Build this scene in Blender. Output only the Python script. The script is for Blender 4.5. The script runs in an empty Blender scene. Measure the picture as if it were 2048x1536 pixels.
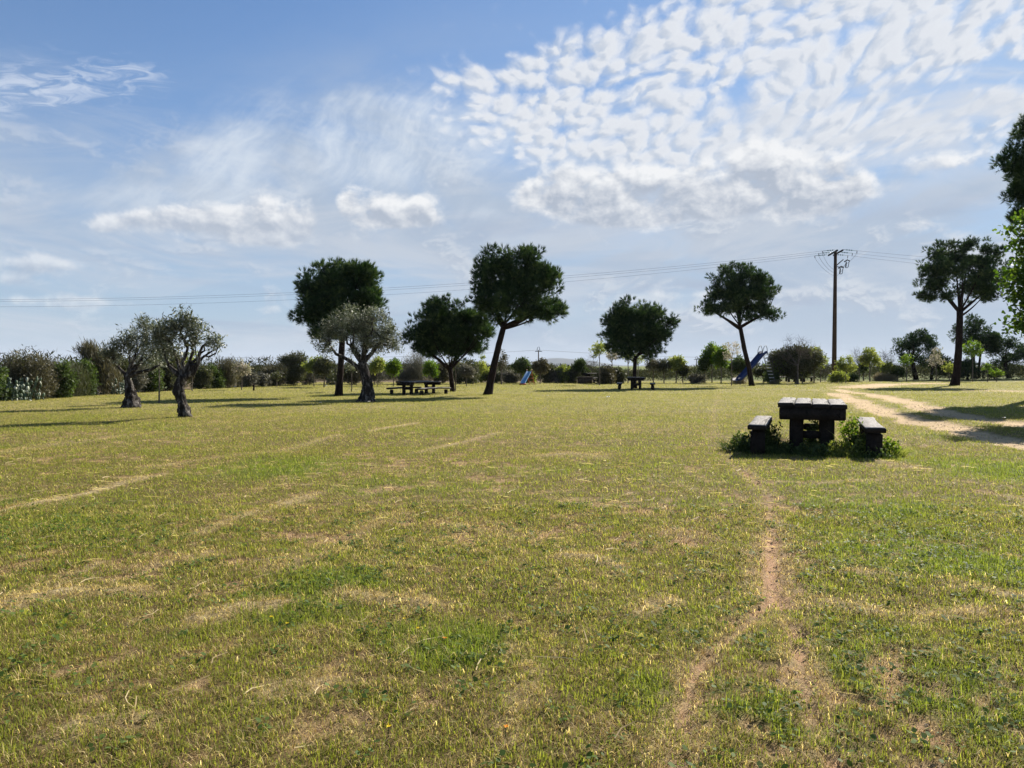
import bpy, bmesh, math, random
import numpy as np
from mathutils import Vector, Matrix

S = bpy.context.scene
COL = S.collection
rad = math.radians

# ------------------------------------------------------------------ camera
F, HX, CY, HORIZON, CAMZ = 1500.0, 1024.0, 768.0, 732.0, 1.4      # in pixels of a 2048 px wide frame
PITCH = math.atan((CY - HORIZON) / F)
cd = bpy.data.cameras.new('camera'); cam = bpy.data.objects.new('camera', cd); COL.objects.link(cam)
cam.location = (0, 0, CAMZ); cam.rotation_euler = (math.pi / 2 - PITCH, 0, 0)
cd.sensor_width = 36; cd.lens = 36 * F / 2048; cd.clip_end = 30000; cd.clip_start = 0.05
S.camera = cam
S.view_settings.view_transform = 'Standard'; S.view_settings.look = 'None'
S.view_settings.exposure = 1.15; S.view_settings.gamma = 1.0
S.cycles.max_bounces = 6; S.cycles.diffuse_bounces = 3; S.cycles.transmission_bounces = 4
S.cycles.glossy_bounces = 2; S.cycles.volume_bounces = 0; S.cycles.transparent_max_bounces = 4
S.cycles.sample_clamp_indirect = 6
S.cycles.use_denoising = True; S.cycles.denoising_prefilter = 'ACCURATE'; S.cycles.denoising_input_passes = 'RGB_ALBEDO_NORMAL'

def ray(px, py):
    a = (px - HX) / F; b = (CY - py) / F
    return Vector((a, math.cos(PITCH) + b * math.sin(PITCH), -math.sin(PITCH) + b * math.cos(PITCH)))
def at(px, py, z=0.0):
    r = ray(px, py); t = (z - CAMZ) / r.z
    return Vector((r.x * t, r.y * t, z))
def atd(px, py, Y):
    r = ray(px, py); t = Y / r.y
    return Vector((r.x * t, Y, CAMZ + r.z * t))

# ------------------------------------------------------------------ sun and sky
SUN_AZ, SUN_EL = rad(41), rad(34)          # azimuth clockwise from the view direction (+Y)
sd = Vector((math.sin(SUN_AZ) * math.cos(SUN_EL), math.cos(SUN_AZ) * math.cos(SUN_EL), math.sin(SUN_EL)))
sl = bpy.data.lights.new('sun', 'SUN'); sl.energy = 5.0; sl.angle = rad(0.6); sl.color = (1.0, 0.93, 0.82)
so = bpy.data.objects.new('sun', sl); COL.objects.link(so)
so.rotation_euler = (-sd).to_track_quat('-Z', 'Y').to_euler()

class NT:
    """small helper to write node networks as expressions"""
    def __init__(s, tree): s.dims = '3D'; s.t = tree; s.n = tree.nodes; s.l = tree.links
    def node(s, typ, **kw):
        n = s.n.new(typ)
        for k, v in kw.items(): setattr(n, k, v)
        return n
    def put(s, sock, v):
        if v is None: return
        if isinstance(v, bpy.types.NodeSocket): s.l.new(v, sock)
        else: sock.default_value = v
    def m(s, op, a, b=None, c=None, clamp=False):
        n = s.node('ShaderNodeMath', operation=op, use_clamp=clamp)
        s.put(n.inputs[0], a); s.put(n.inputs[1], b)
        if c is not None: s.put(n.inputs[2], c)
        return n.outputs[0]
    def add(s, a, b): return s.m('ADD', a, b)
    def sub(s, a, b): return s.m('SUBTRACT', a, b)
    def mul(s, a, b): return s.m('MULTIPLY', a, b)
    def div(s, a, b): return s.m('DIVIDE', a, b)
    def mx(s, a, b): return s.m('MAXIMUM', a, b)
    def step(s, x, lo, hi):
        n = s.node('ShaderNodeMapRange', interpolation_type='SMOOTHSTEP', clamp=True)
        s.put(n.inputs['Value'], x); s.put(n.inputs['From Min'], lo); s.put(n.inputs['From Max'], hi)
        return n.outputs['Result']
    def vec(s, x, y, z=0.0):
        n = s.node('ShaderNodeCombineXYZ'); s.put(n.inputs[0], x); s.put(n.inputs[1], y); s.put(n.inputs[2], z)
        return n.outputs[0]
    def noise(s, v, scale, detail=3.0, rough=0.5, dist=0.0, color=False, lac=2.0):
        n = s.node('ShaderNodeTexNoise'); n.noise_dimensions = s.dims
        s.put(n.inputs['Vector'], v); s.put(n.inputs['Scale'], scale); s.put(n.inputs['Detail'], detail)
        s.put(n.inputs['Roughness'], rough); s.put(n.inputs['Distortion'], dist); s.put(n.inputs['Lacunarity'], lac)
        return n.outputs['Color' if color else 'Fac']
    def mix(s, f, a, b, mode='MIX'):
        n = s.node('ShaderNodeMix', data_type='RGBA', blend_type=mode)
        s.put(n.inputs[0], f); s.put(n.inputs[6], a); s.put(n.inputs[7], b)
        return n.outputs[2]
    def ramp(s, f, stops):
        n = s.node('ShaderNodeValToRGB'); cr = n.color_ramp
        while len(cr.elements) > 1: cr.elements.remove(cr.elements[-1])
        cr.elements[0].position, cr.elements[0].color = stops[0][0], (*stops[0][1], 1)
        for p, c in stops[1:]:
            e = cr.elements.new(p); e.color = (*c, 1)
        s.put(n.inputs[0], f); return n.outputs[0]
    def bump(s, h, strength=0.5, dist=0.02):
        n = s.node('ShaderNodeBump'); s.put(n.inputs['Height'], h)
        n.inputs['Strength'].default_value = strength; n.inputs['Distance'].default_value = dist
        return n.outputs[0]

W = bpy.data.worlds.new('World'); S.world = W; W.use_nodes = True
W.cycles.sampling_method = 'MANUAL'; W.cycles.sample_map_resolution = 512
N = NT(W.node_tree); N.n.clear(); N.dims = '2D'
out = N.node('ShaderNodeOutputWorld'); bg = N.node('ShaderNodeBackground')
SKY = 0.056
bg.inputs['Strength'].default_value = SKY
sky = N.node('ShaderNodeTexSky'); sky.sky_type = 'NISHITA'; sky.sun_disc = False
sky.sun_elevation = SUN_EL; sky.sun_rotation = SUN_AZ
sky.air_density = 1.0; sky.dust_density = 0.3; sky.ozone_density = 2.0; sky.altitude = 100
tc = N.node('ShaderNodeTexCoord'); sep = N.node('ShaderNodeSeparateXYZ')
N.l.new(tc.outputs['Generated'], sep.inputs[0]); dx, dy, dz = sep.outputs
az = N.m('ARCTAN2', dx, dy); el = N.m('ARCSINE', dz)
zz = N.add(N.mx(dz, 0.0), 0.05)
P = N.vec(N.div(dx, zz), N.div(dy, zz), 0.0)          # where the view line meets a flat cloud deck
def ae(px, py):
    r = ray(px, py).normalized(); return math.atan2(r.x, r.y), math.asin(r.z)
def blob(px, py, rx, ry, tilt=0.0, soft=True, az_=None, el_=None):
    """soft ellipse on the sky round the direction of a pixel"""
    A, E = ae(px, py); k = 1 / 1500.0
    a = N.sub(az_ or az, A); e = N.sub(el_ or el, E)
    c, s_ = math.cos(tilt), math.sin(tilt)
    a2 = N.add(N.mul(a, c), N.mul(e, s_)); e2 = N.sub(N.mul(e, c), N.mul(a, s_))
    r2 = N.add(N.m('POWER', N.div(a2, rx * k), 2.0), N.m('POWER', N.div(e2, ry * k), 2.0))
    return N.m('EXPONENT', N.mul(r2, -1.0))
def total(l):
    r = l[0]
    for x in l[1:]: r = N.add(r, x)
    return r
def CC(r, g, b, k=0.435): return (r / SKY * k, g / SKY * k, b / SKY * k, 1)      # colour as displayed, brought to sky units

base = N.mix(1.0, sky.outputs[0], (0.46, 0.74, 1.0, 1), 'MULTIPLY')
def vmul(V, x, y, z=1.0):
    n = N.node('ShaderNodeVectorMath', operation='MULTIPLY'); N.l.new(V, n.inputs[0]); n.inputs[1].default_value = (x, y, z); return n.outputs[0]
def off(V, x, y, z=0.0):
    n = N.node('ShaderNodeVectorMath', operation='ADD'); N.l.new(V, n.inputs[0]); n.inputs[1].default_value = (x, y, z); return n.outputs[0]
def rot(V, deg):
    n = N.node('ShaderNodeVectorRotate'); n.rotation_type = 'Z_AXIS'; n.inputs['Angle'].default_value = rad(deg); N.l.new(V, n.inputs['Vector']); return n.outputs[0]
def warp(V, scale, amt, detail=3):
    w = N.noise(V, scale, detail, 0.55, 0.0, color=True)
    n = N.node('ShaderNodeVectorMath', operation='MULTIPLY_ADD'); N.l.new(w, n.inputs[0]); n.inputs[1].default_value = (amt, amt, 0); N.l.new(V, n.inputs[2]); return n.outputs[0]
# whitening toward the horizon and a broad thin veil, stronger toward the sun
A2 = N.vec(N.mul(az, 1.0), N.mul(el, 1.8), 0.0)
veiln = N.noise(A2, 2.6, 6, 0.6, 0.5)
hz_ = N.m('EXPONENT', N.mul(N.mx(el, 0.0), -4.5))
right = N.step(az, -0.55, 0.55)
vband = total([blob(700, 420, 900, 110), N.mul(blob(1250, 330, 500, 150), 0.9), N.mul(blob(1850, 420, 500, 190), 1.3), N.mul(blob(650, 260, 330, 110, 0.3), 0.8)])
veil = N.add(N.mul(hz_, 0.98), N.mul(N.m('MINIMUM', vband, 1.0), N.mul(N.step(veiln, 0.28, 0.72), 0.62)))
veil = N.m('MINIMUM', N.add(veil, N.mul(right, 0.22)), 0.975)
c0 = N.mix(veil, base, CC(0.455, 0.545, 0.675))
# soft long streaks low over the land
vl = N.noise(N.vec(N.mul(az, 3.2), N.add(N.mul(el, 15.0), 3.0)), 1.0, 7, 0.62, 0.7)
low = N.mul(N.step(vl, 0.42, 0.72), N.mul(N.step(el, 0.0, 0.04), N.m('SUBTRACT', 1.0, N.step(el, 0.17, 0.36))))
c0 = N.mix(N.mul(low, 0.75), c0, CC(0.60, 0.655, 0.74))
# torn grey-white scraps between the streaks
tv = warp(N.vec(N.mul(az, 1.0), N.mul(el, 2.0)), 6.0, 0.08, 4)
tn = N.noise(tv, 8.0, 8, 0.62, 0.2)
tm = N.mul(N.step(el, 0.01, 0.05), N.m('SUBTRACT', 1.0, N.step(el, 0.24, 0.36)))
tn2 = N.noise(off(tv, 0.004, 0.010), 8.0, 8, 0.62, 0.2)
tcol = N.mix(N.step(N.sub(tn, tn2), -0.05, 0.05), CC(0.46, 0.53, 0.64), CC(0.72, 0.76, 0.82))
c0 = N.mix(N.mul(N.mul(N.step(tn, 0.50, 0.68), tm), N.add(0.35, N.mul(right, 0.35))), c0, tcol)
vg = N.noise(N.vec(N.mul(az, 2.4), N.add(N.mul(el, 13.0), 31.0)), 1.0, 5, 0.6, 0.5)
lowg = N.mul(N.step(vg, 0.50, 0.72), N.mul(N.step(el, 0.005, 0.05), N.m('SUBTRACT', 1.0, N.step(el, 0.12, 0.24))))
c0 = N.mix(N.mul(lowg, 0.6), c0, CC(0.37, 0.45, 0.60))
# wisps of cirrus
cv_ = warp(A2, 3.0, 0.12)
cn = N.noise(vmul(rot(cv_, 24), 24.0, 5.0), 1.0, 7, 0.66, 0.1)
cn2 = N.noise(cv_, 7.0, 5, 0.6)
cm = total([blob(540, 300, 110, 75), N.mul(blob(740, 225, 150, 40, .1), 1.0), blob(820, 320, 170, 60), N.mul(blob(430, 320, 70, 45), 1.1), N.mul(blob(690, 260, 120, 60), .9),
            N.mul(blob(1050, 260, 200, 90), 0.8), N.mul(blob(320, 395, 300, 34), 0.8), N.mul(blob(530, 262, 50, 10), 0.9), N.mul(blob(1000, 430, 120, 22), 0.7)])
cm = N.m('MINIMUM', cm, 1.0)
cir = N.mul(N.step(N.add(N.add(N.mul(cn, 0.5), N.mul(cn2, 0.5)), N.mul(cm, 0.16)), 0.50, 0.84), cm)
c1 = N.mix(N.mul(cir, 0.80), c0, CC(0.74, 0.81, 0.90))
# mottled deck of small puffs spreading from the upper right
zp = N.add(N.mx(el, 0.0), 0.35)
PW = warp(N.vec(N.div(az, zp), N.mul(N.m('LOGARITHM', zp, math.e), 1.3), 0.0), 2.6, 0.12)
am = total([blob(1850, 40, 480, 180), blob(1500, 90, 330, 120, 0.2), N.mul(blob(1190, 130, 150, 34, .05), 1.0), N.mul(blob(960, 165, 70, 26), 1.0), N.mul(blob(1150, 185, 280, 70), 0.62), N.mul(blob(1200, 270, 300, 80), 0.55), N.mul(blob(1500, 250, 300, 90), 0.5),
            N.mul(blob(1850, 265, 420, 60), 0.62), N.mul(blob(1350, 240, 300, 90), 0.35)])
am = N.mx(N.sub(am, total([N.mul(blob(1380, 395, 420, 48), .9), N.mul(blob(1720, 375, 120, 40), .5), N.mul(blob(1700, 195, 160, 14, .06), .7), N.mul(blob(1950, 165, 160, 14, .12), .8)])), 0.0)
am = N.m('MINIMUM', am, 1.12)
def cells(V, sc):
    n = N.node('ShaderNodeTexVoronoi'); n.voronoi_dimensions = '2D'; n.feature = 'SMOOTH_F1'
    n.inputs['Scale'].default_value = sc; n.inputs['Smoothness'].default_value = 0.5; n.inputs['Randomness'].default_value = 1.0
    N.l.new(V, n.inputs['Vector']); return n.outputs['Distance']
PW2 = warp(PW, 34.0, 0.024, 5)
def deck(V):
    a = N.sub(0.92, cells(vmul(V, 1.0, 1.0), 29.0)); b = N.noise(V, 12.0, 7, 0.66)
    return N.add(N.mul(a, 0.42), N.mul(b, 0.58))
dk = deck(PW2); dk2 = deck(off(PW2, 0.008, 0.008))
lf = N.noise(PW, 1.6, 3, 0.55)
dd = N.add(N.add(dk, N.mul(N.sub(lf, 0.5), 0.30)), N.mul(N.sub(am, 0.5), 0.36))
al = N.mul(N.step(dd, 0.45, 0.80), N.m('MINIMUM', N.mul(am, 1.7), 1.0))
sh = N.step(N.sub(dk, dk2), -0.16, 0.06)
thick = N.step(dd, 0.60, 0.90)
acol = N.mix(sh, CC(0.56, 0.63, 0.74), CC(0.88, 0.90, 0.94))
acol = N.mix(N.mul(thick, 0.45), acol, CC(0.73, 0.76, 0.82))
c2 = N.mix(N.mul(al, 0.95), c1, acol)
# thin rippled wisp at the far left
lm = N.m('MINIMUM', total([blob(120, 165, 130, 34, .12), N.mul(blob(60, 190, 70, 18), .8), N.mul(blob(270, 140, 60, 16), .7), N.mul(blob(10, 220, 40, 10), .6)]), 1.0)
ln_ = N.noise(vmul(rot(A2, -12), 26.0, 60.0), 1.0, 6, 0.6, 0.8)
c2 = N.mix(N.mul(N.mul(N.step(N.add(ln_, N.mul(lm, 0.22)), 0.56, 0.86), lm), 0.75), c2, CC(0.66, 0.74, 0.88))
# ribs in the deck low on the right
rn = N.noise(vmul(rot(PW, 8), 3.4, 15.0), 1.0, 5, 0.55, 0.35)
rm = N.m('MINIMUM', total([blob(1900, 230, 430, 62, 0.12), N.mul(blob(1900, 350, 240, 60), 0.4), N.mul(blob(1620, 215, 160, 34), 0.7)]), 1.0)
c3 = N.mix(N.mul(N.mul(N.step(rn, 0.34, 0.64), rm), 0.78), c2, CC(0.70, 0.745, 0.82))
# separate cumulus banks
CUM = [(1075, 372, 55, 22, .15), (1150, 376, 80, 28, .1), (1230, 392, 100, 32, .12), (1330, 382, 100, 34, 0), (1430, 366, 80, 28, -.15), (1500, 335, 45, 34, .3), (1560, 345, 70, 46, -.1), (1630, 365, 70, 38, .4), (1690, 388, 60, 20, .3), (1400, 412, 180, 16, 0), (1270, 436, 110, 14, 0),
       (320, 442, 90, 16, 0, .7), (400, 420, 90, 16, 0.1, .7), (430, 452, 100, 14, 0, .75), (540, 428, 62, 30, .25), (600, 462, 45, 22, .6), (215, 450, 40, 14, 0, .75), (480, 480, 110, 9, .05, .6),
       (690, 400, 38, 22, .7, .85), (735, 425, 42, 20, .6, .85), (830, 418, 50, 26, 0), (790, 442, 70, 12, 0),
       (85, 528, 90, 14, .05, 1.0), (30, 560, 36, 12, 0, 1.0), (128, 600, 42, 18, 0, 1.0), (200, 606, 40, 8, 0, .8), (30, 600, 30, 8, 0, .7), (1400, 590, 120, 8, 0, .7), (1340, 560, 40, 9, .4, .7), (1250, 620, 90, 7, 0, .7), (540, 620, 40, 8, 0, .7), (1870, 440, 50, 12, .3, .8), (1900, 320, 90, 18, 0, .7)]
def wb(c, k, dy=0):
    b_ = blob(c[0], c[1] + c[3] * dy, c[2] * 1.15, c[3] * (1.35 if not dy else 1.0), c[4]); return N.mul(b_, c[5]) if len(c) > 5 else b_
def cumn(du, dv):
    a_ = N.add(az, du) if du else az; e_ = N.add(el, dv) if dv else el
    vq = N.vec(N.add(a_, 7.0), N.mul(e_, 1.35))
    return N.add(N.mul(N.noise(vq, 20.0, 8, 0.60, 0.1), 0.75), N.mul(N.sub(0.85, cells(warp(vq, 24.0, 0.020, 5), 22.0)), 0.25))
mk = N.m('MINIMUM', N.sub(total([wb(c, 0) for c in CUM]), N.mul(blob(662, 440, 16, 60, .3), 1.6)), 1.1)
mk_lo = N.m('MINIMUM', total([wb(c, 0, .8) for c in CUM]), 1.1)
n1 = cumn(0, 0); n2 = cumn(0.006, 0.009)
de = N.add(mk, N.mul(N.sub(n1, 0.5), 2.4))
ca = N.mul(N.step(de, 0.34, 1.05), N.step(mk, 0.03, 0.25))
lit = N.add(N.mul(N.sub(n1, n2), 3.0), N.sub(1.02, N.mul(mk_lo, 0.72)))
ccol = N.mix(N.m('ADD', lit, 0.0, clamp=True), CC(0.46, 0.52, 0.62), CC(.93, .94, .96))
faint = N.add(0.52, N.mul(N.step(el, 0.12, 0.22), 0.50))
c4 = N.mix(N.mul(ca, faint), c3, ccol)
N.l.new(c4, bg.inputs['Color']); N.l.new(bg.outputs[0], out.inputs[0])

# ------------------------------------------------------------------ tagging helpers
def tag(o, label=None, cat=None, group=None, kind=None):
    if label: o['label'] = label
    if cat: o['category'] = cat
    if group: o['group'] = group
    if kind: o['kind'] = kind
    return o
def empty(name, loc, label, cat, group=None, rz=0.0):
    o = bpy.data.objects.new(name, None); COL.objects.link(o); o.location = loc; o.rotation_euler = (0, 0, rz)
    o.empty_display_size = 0.2
    return tag(o, label, cat, group)
def mesh_np(name, V, faces, mat, parent=None, attrs=None, smooth=False, loc=None):
    """faces: int array (n,3) or (n,4), or a list of such arrays"""
    me = bpy.data.meshes.new(name)
    V = np.asarray(V, np.float32)
    fl = faces if isinstance(faces, list) else [faces]
    fl = [np.asarray(f, np.int32) for f in fl if len(f)]
    tot = np.concatenate([np.full(len(f), f.shape[1], np.int32) for f in fl])
    idx = np.concatenate([f.ravel() for f in fl])
    me.vertices.add(len(V)); me.vertices.foreach_set('co', V.ravel())
    me.loops.add(len(idx)); me.loops.foreach_set('vertex_index', idx)
    me.polygons.add(len(tot)); st = np.zeros(len(tot), np.int32); st[1:] = np.cumsum(tot)[:-1]
    me.polygons.foreach_set('loop_start', st); me.polygons.foreach_set('loop_total', tot)
    if smooth: me.polygons.foreach_set('use_smooth', np.ones(len(tot), bool))
    for k, a in (attrs or {}).items():
        a = np.asarray(a, np.float32)
        if a.ndim == 1:
            at_ = me.attributes.new(k, 'FLOAT', 'POINT'); at_.data.foreach_set('value', a)
        else:
            at_ = me.attributes.new(k, 'FLOAT_COLOR', 'POINT'); at_.data.foreach_set('color', a.ravel())
    me.update(calc_edges=True); me.materials.append(mat)
    o = bpy.data.objects.new(name, me); COL.objects.link(o)
    if parent is not None: o.parent = parent
    if loc is not None: o.location = loc
    return o

# ------------------------------------------------------------------ numpy noise
_rs = np.random.RandomState(5)
_tab = _rs.rand(256, 256).astype(np.float32)
def vn(x, y):
    xi = np.floor(x).astype(int); yi = np.floor(y).astype(int); fx = x - xi; fy = y - yi
    fx = fx * fx * (3 - 2 * fx); fy = fy * fy * (3 - 2 * fy)
    a = _tab[xi & 255, yi & 255]; b = _tab[(xi + 1) & 255, yi & 255]; c = _tab[xi & 255, (yi + 1) & 255]; d = _tab[(xi + 1) & 255, (yi + 1) & 255]
    return (a * (1 - fx) + b * fx) * (1 - fy) + (c * (1 - fx) + d * fx) * fy
def fbm(x, y, sc, o=4, seed=0):
    r = 0; a = 0.5; t = 0
    x = x * sc + seed * 17.3; y = y * sc + seed * 9.7
    for i in range(o):
        r = r + a * vn(x, y); t += a; a *= 0.55; x = x * 2.03 + 5.1; y = y * 2.03 + 1.7
    return r / t
def ss(x, a, b):
    t = np.clip((x - a) / (b - a), 0, 1); return t * t * (3 - 2 * t)

def gz(x, y):
    x = np.asarray(x, float); y = np.asarray(y, float)
    z = (fbm(x, y, 0.35, 3, 1) - 0.5) * 0.07 * ss(y, -5, 4) + (fbm(x, y, 0.9, 2, 2) - 0.5) * 0.03
    z = z + 1.12 * ss(y, 68, 96) * ss(x, 12, 26)
    return z

# ------------------------------------------------------------------ where the lawn is worn, dry, green or sandy
def G(pts): return np.array([tuple(at(*p))[:2] for p in pts])
def dpoly(x, y, pts):
    d = np.full(x.shape, 1e9)
    for (ax, ay), (bx, by) in zip(pts[:-1], pts[1:]):
        ux, uy = bx - ax, by - ay; L = ux * ux + uy * uy + 1e-9
        t = np.clip(((x - ax) * ux + (y - ay) * uy) / L, 0, 1)
        d = np.minimum(d, np.hypot(x - ax - t * ux, y - ay - t * uy))
    return d
WORN = [(G([(1440, 785), (1430, 812), (1428, 835), (1424, 868), (1440, 900), (1482, 940), (1520, 965)]), 0.085, 0.34),
        (G([(1482, 940), (1535, 985), (1540, 1030), (1548, 1080)]), 0.07, 1.0),
        (G([(1546, 1075), (1542, 1120), (1548, 1185)]), 0.115, 1.5),
        (G([(1548, 1185), (1500, 1240), (1420, 1300), (1385, 1360), (1368, 1430), (1350, 1560)]), 0.058, 1.12),
        (G([(1560, 1190), (1600, 1260), (1600, 1340), (1625, 1430), (1690, 1560)]), 0.068, 1.12)]
STRAW = [(G([(-60, 1035), (60, 1008), (180, 985), (250, 965), (330, 948)]), 0.10, 1.0),
         (G([(395, 1062), (470, 1035), (560, 1010), (635, 985)]), 0.11, 0.9),
         (G([(560, 1130), (700, 1065), (800, 1020)]), 0.16, 0.55),
         (G([(-40, 1225), (60, 1195), (140, 1180)]), 0.15, 1.0), (G([(60, 1185), (200, 1125)]), 0.10, 0.8),
         (G([(180, 1185), (270, 1178)]), 0.11, 1.0), (G([(400, 1238), (470, 1215), (570, 1205)]), 0.11, 1.0),
         (G([(540, 1385), (640, 1365)]), 0.12, 0.7), (G([(150, 1455), (260, 1440)]), 0.10, 0.8),
         (G([(740, 862), (830, 845)]), 0.16, 0.9), (G([(830, 905), (920, 885), (1000, 865)]), 0.12, 0.8),
         (G([(1060, 912), (1140, 905), (1200, 915)]), 0.22, 0.7), (G([(1130, 1108), (1190, 1110), (1240, 1132)]), 0.09, 1.0),
         (G([(680, 870), (560, 905), (440, 915), (300, 935)]), 0.14, 0.5), (G([(0, 905), (250, 870)]), 0.3, 0.5),
         (G([(1280, 1225), (1340, 1200)]), 0.10, 0.8), (G([(1900, 1170), (2048, 1200)]), 0.10, 0.8), (G([(1640, 1200), (1800, 1235), (1960, 1225)]), 0.10, 0.75),
         (G([(1640, 1145), (1760, 1150)]), 0.06, 0.9), (G([(1520, 965), (1640, 968), (1760, 962)]), 0.08, 0.8), (G([(1760, 925), (1840, 940)]), 0.25, 0.7),
         (G([(1990, 990), (2048, 1000)]), 0.12, 0.8), (G([(900, 1045), (1010, 1060)]), 0.25, 0.6), (G([(1350, 1060), (1480, 1075)]), 0.3, 0.6),
         (G([(300, 1130), (420, 1100)]), 0.15, 0.6), (G([(690, 1190), (860, 1210)]), 0.13, 0.7), (G([(1010, 1480), (1060, 1330)]), 0.07, 0.5)]
SANDA = G([(1672, 779), (1700, 784), (1740, 789), (1790, 799), (1840, 812), (1890, 825), (1940, 836), (2000, 843), (2110, 856)])
SANDB = G([(1668, 786), (1700, 800), (1740, 814), (1790, 830), (1840, 843), (1890, 853), (1950, 866), (2010, 880), (2110, 903)])
SANDC = G([(1700, 776), (1750, 771), (1800, 768), (1870, 766.5)])
SANDD = G([(1960, 781), (2100, 783)])
LUSH = [(at(1900, 815), 3.2), (at(2000, 940), 1.6), (at(1880, 1110), 1.0), (at(1700, 1010), 1.0), (at(640, 1190), 0.55), (at(1560, 1430), 0.35), (at(1440, 1400), 0.3), (at(560, 935), 1.4), (at(1760, 1320), 0.5), (at(1900, 1400), 0.5), (at(900, 1290), 0.4)]
def fields(x, y):
    n1 = fbm(x, y, 0.9, 4, 3); n2 = fbm(x, y, 3.2, 3, 4); n3 = fbm(x, y, 0.25, 3, 6); n4 = fbm(x, y, 9.0, 2, 8)
    n5 = fbm(x, y, 14.0, 2, 12)
    wob = (n2 - 0.5) * 0.22 + (n1 - 0.5) * 0.1
    bare = np.zeros(x.shape); straw = np.zeros(x.shape)
    for p, w, s in WORN:
        d = dpoly(x, y, p) + wob * 0.6
        bare = np.maximum(bare, s * (1 - ss(d + (n4 - .5) * .05, w * 0.1, w * 0.95)) * np.clip((n2 - .36) * 4.5 + s * .30 + (n4 - .5) * 1.6, .05, 1.1)); straw = np.maximum(straw, 0.75 * s * (1 - ss(d, w * .6, w * 2.6)) * (.5 + .8 * n4))
    rid = np.zeros(x.shape)
    for p, w, s in STRAW:
        d = dpoly(x, y, p) + wob * .8; rid = np.maximum(rid, s ** 1.8 * np.clip(n2 * 1.8 - .1, 0, 1) * (1 - ss(d + (n4 - .5) * .16, w * .0, w * .95)))
        straw = np.maximum(straw, s * (1 - ss(d, w * 0.3, w * 1.7)) * (0.45 + 0.8 * n4))
    straw = np.maximum(straw, 0.62 * ss(n1 * 0.30 + n2 * 0.45 + n3 * 0.2 + (n4 - .5) * .6, 0.545, 0.72))
    bare = np.maximum(bare, 0.6 * ss(n2 * 0.42 + n1 * 0.26 + n4 * .42, 0.655, 0.75) * (1 - ss(y, 12, 20)))
    wb = (n1 - 0.5) * 1.1 + (n2 - 0.5) * 0.55
    sand = 1 - ss(dpoly(x, y, SANDA) + wb * .8, 0.42, 0.66)
    sand = np.maximum(sand, 1 - ss(dpoly(x, y, SANDB) + wb * .8, 0.40, 0.64))
    sand = np.maximum(sand, 1 - ss(dpoly(x, y, SANDC) * 1.0 + wb * 1.8, 1.0, 1.9))
    sand = np.maximum(sand, 0.8 * (1 - ss(dpoly(x, y, SANDD) + wb * 2, 0.8, 2.6)))
    edge = -19.6 + (y - 37) * 0.11
    litter = (1 - ss(x - edge + (n1 - .5) * 0.8, -1.6, 0.35)) * ss(y, 15, 22)
    far = 62.5 + (n1 - .5) * 2
    litter = np.maximum(litter, ss(y, far, far + 1.5) * (1 - ss(x, 4, 14)))
    lush = ss(fbm(x, y, 0.8, 3, 11) * 0.6 + n2 * 0.3 + (n4 - .5) * .3, 0.47, 0.66) * 0.6
    for c, r in LUSH: lush = np.maximum(lush, (.45 + .7 * n4) * (1 - ss(np.hypot(x - c.x, y - c.y) + wob * 2, r * 0.3, r * 1.2)))
    lush = np.maximum(lush, ss(y, 68, 74) * ss(x, 10, 20))
    lush = lush * (1 - np.clip(straw, 0, 1) * 0.8)
    return dict(bare=np.clip(bare, 0, 1), straw=np.clip(straw, 0, 1), sand=np.clip(sand, 0, 1), litter=np.clip(litter, 0, 1), lush=np.clip(lush, 0, 1), n1=n1, n2=n2, n3=n3, n4=n4, n5=n5, rid=rid * (.4 + n2), h=0.030 * rid * (.3 + 1.2 * n4) - 0.035 * np.clip(bare, 0, 1) * (y < 30) + (n4 - .5) * .018 * (y < 14))

def lerp(a, b, t): return a + (b - a) * t[:, None]
def C3(*c): return np.array(c, np.float32)[None, :]

# ------------------------------------------------------------------ materials
MAT = {}
def material(name, build):
    if name in MAT: return MAT[name]
    m = bpy.data.materials.new(name); m.use_nodes = True; n = NT(m.node_tree); n.n.clear()
    o = n.node('ShaderNodeOutputMaterial'); build(n, o); MAT[name] = m; return m
def principled(n, o, color, rough=0.8, normal=None, spec=0.3, metal=0.0):
    p = n.node('ShaderNodeBsdfPrincipled'); n.put(p.inputs['Base Color'], color); n.put(p.inputs['Roughness'], rough)
    p.inputs['Specular IOR Level'].default_value = spec; p.inputs['Metallic'].default_value = metal
    if normal is not None: n.put(p.inputs['Normal'], normal)
    n.l.new(p.outputs[0], o.inputs[0]); return p
def attr(n, name, col=False):
    a = n.node('ShaderNodeAttribute'); a.attribute_name = name; return a.outputs['Color' if col else 'Fac']
def foliage(name, stops, trans=0.35, tcol=(1.1, 1.25, 0.6), rough=0.55, spec=0.25):
    def b(n, o):
        c = n.ramp(attr(n, 'v'), stops)
        p = n.node('ShaderNodeBsdfPrincipled'); n.put(p.inputs['Base Color'], c); p.inputs['Roughness'].default_value = rough
        p.inputs['Specular IOR Level'].default_value = spec
        t = n.node('ShaderNodeBsdfTranslucent'); n.put(t.inputs['Color'], n.mix(1.0, c, (*tcol, 1), 'MULTIPLY'))
        mx = n.node('ShaderNodeMixShader'); mx.inputs[0].default_value = trans
        n.l.new(p.outputs[0], mx.inputs[1]); n.l.new(t.outputs[0], mx.inputs[2]); n.l.new(mx.outputs[0], o.inputs[0])
    return material(name, b)
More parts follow.
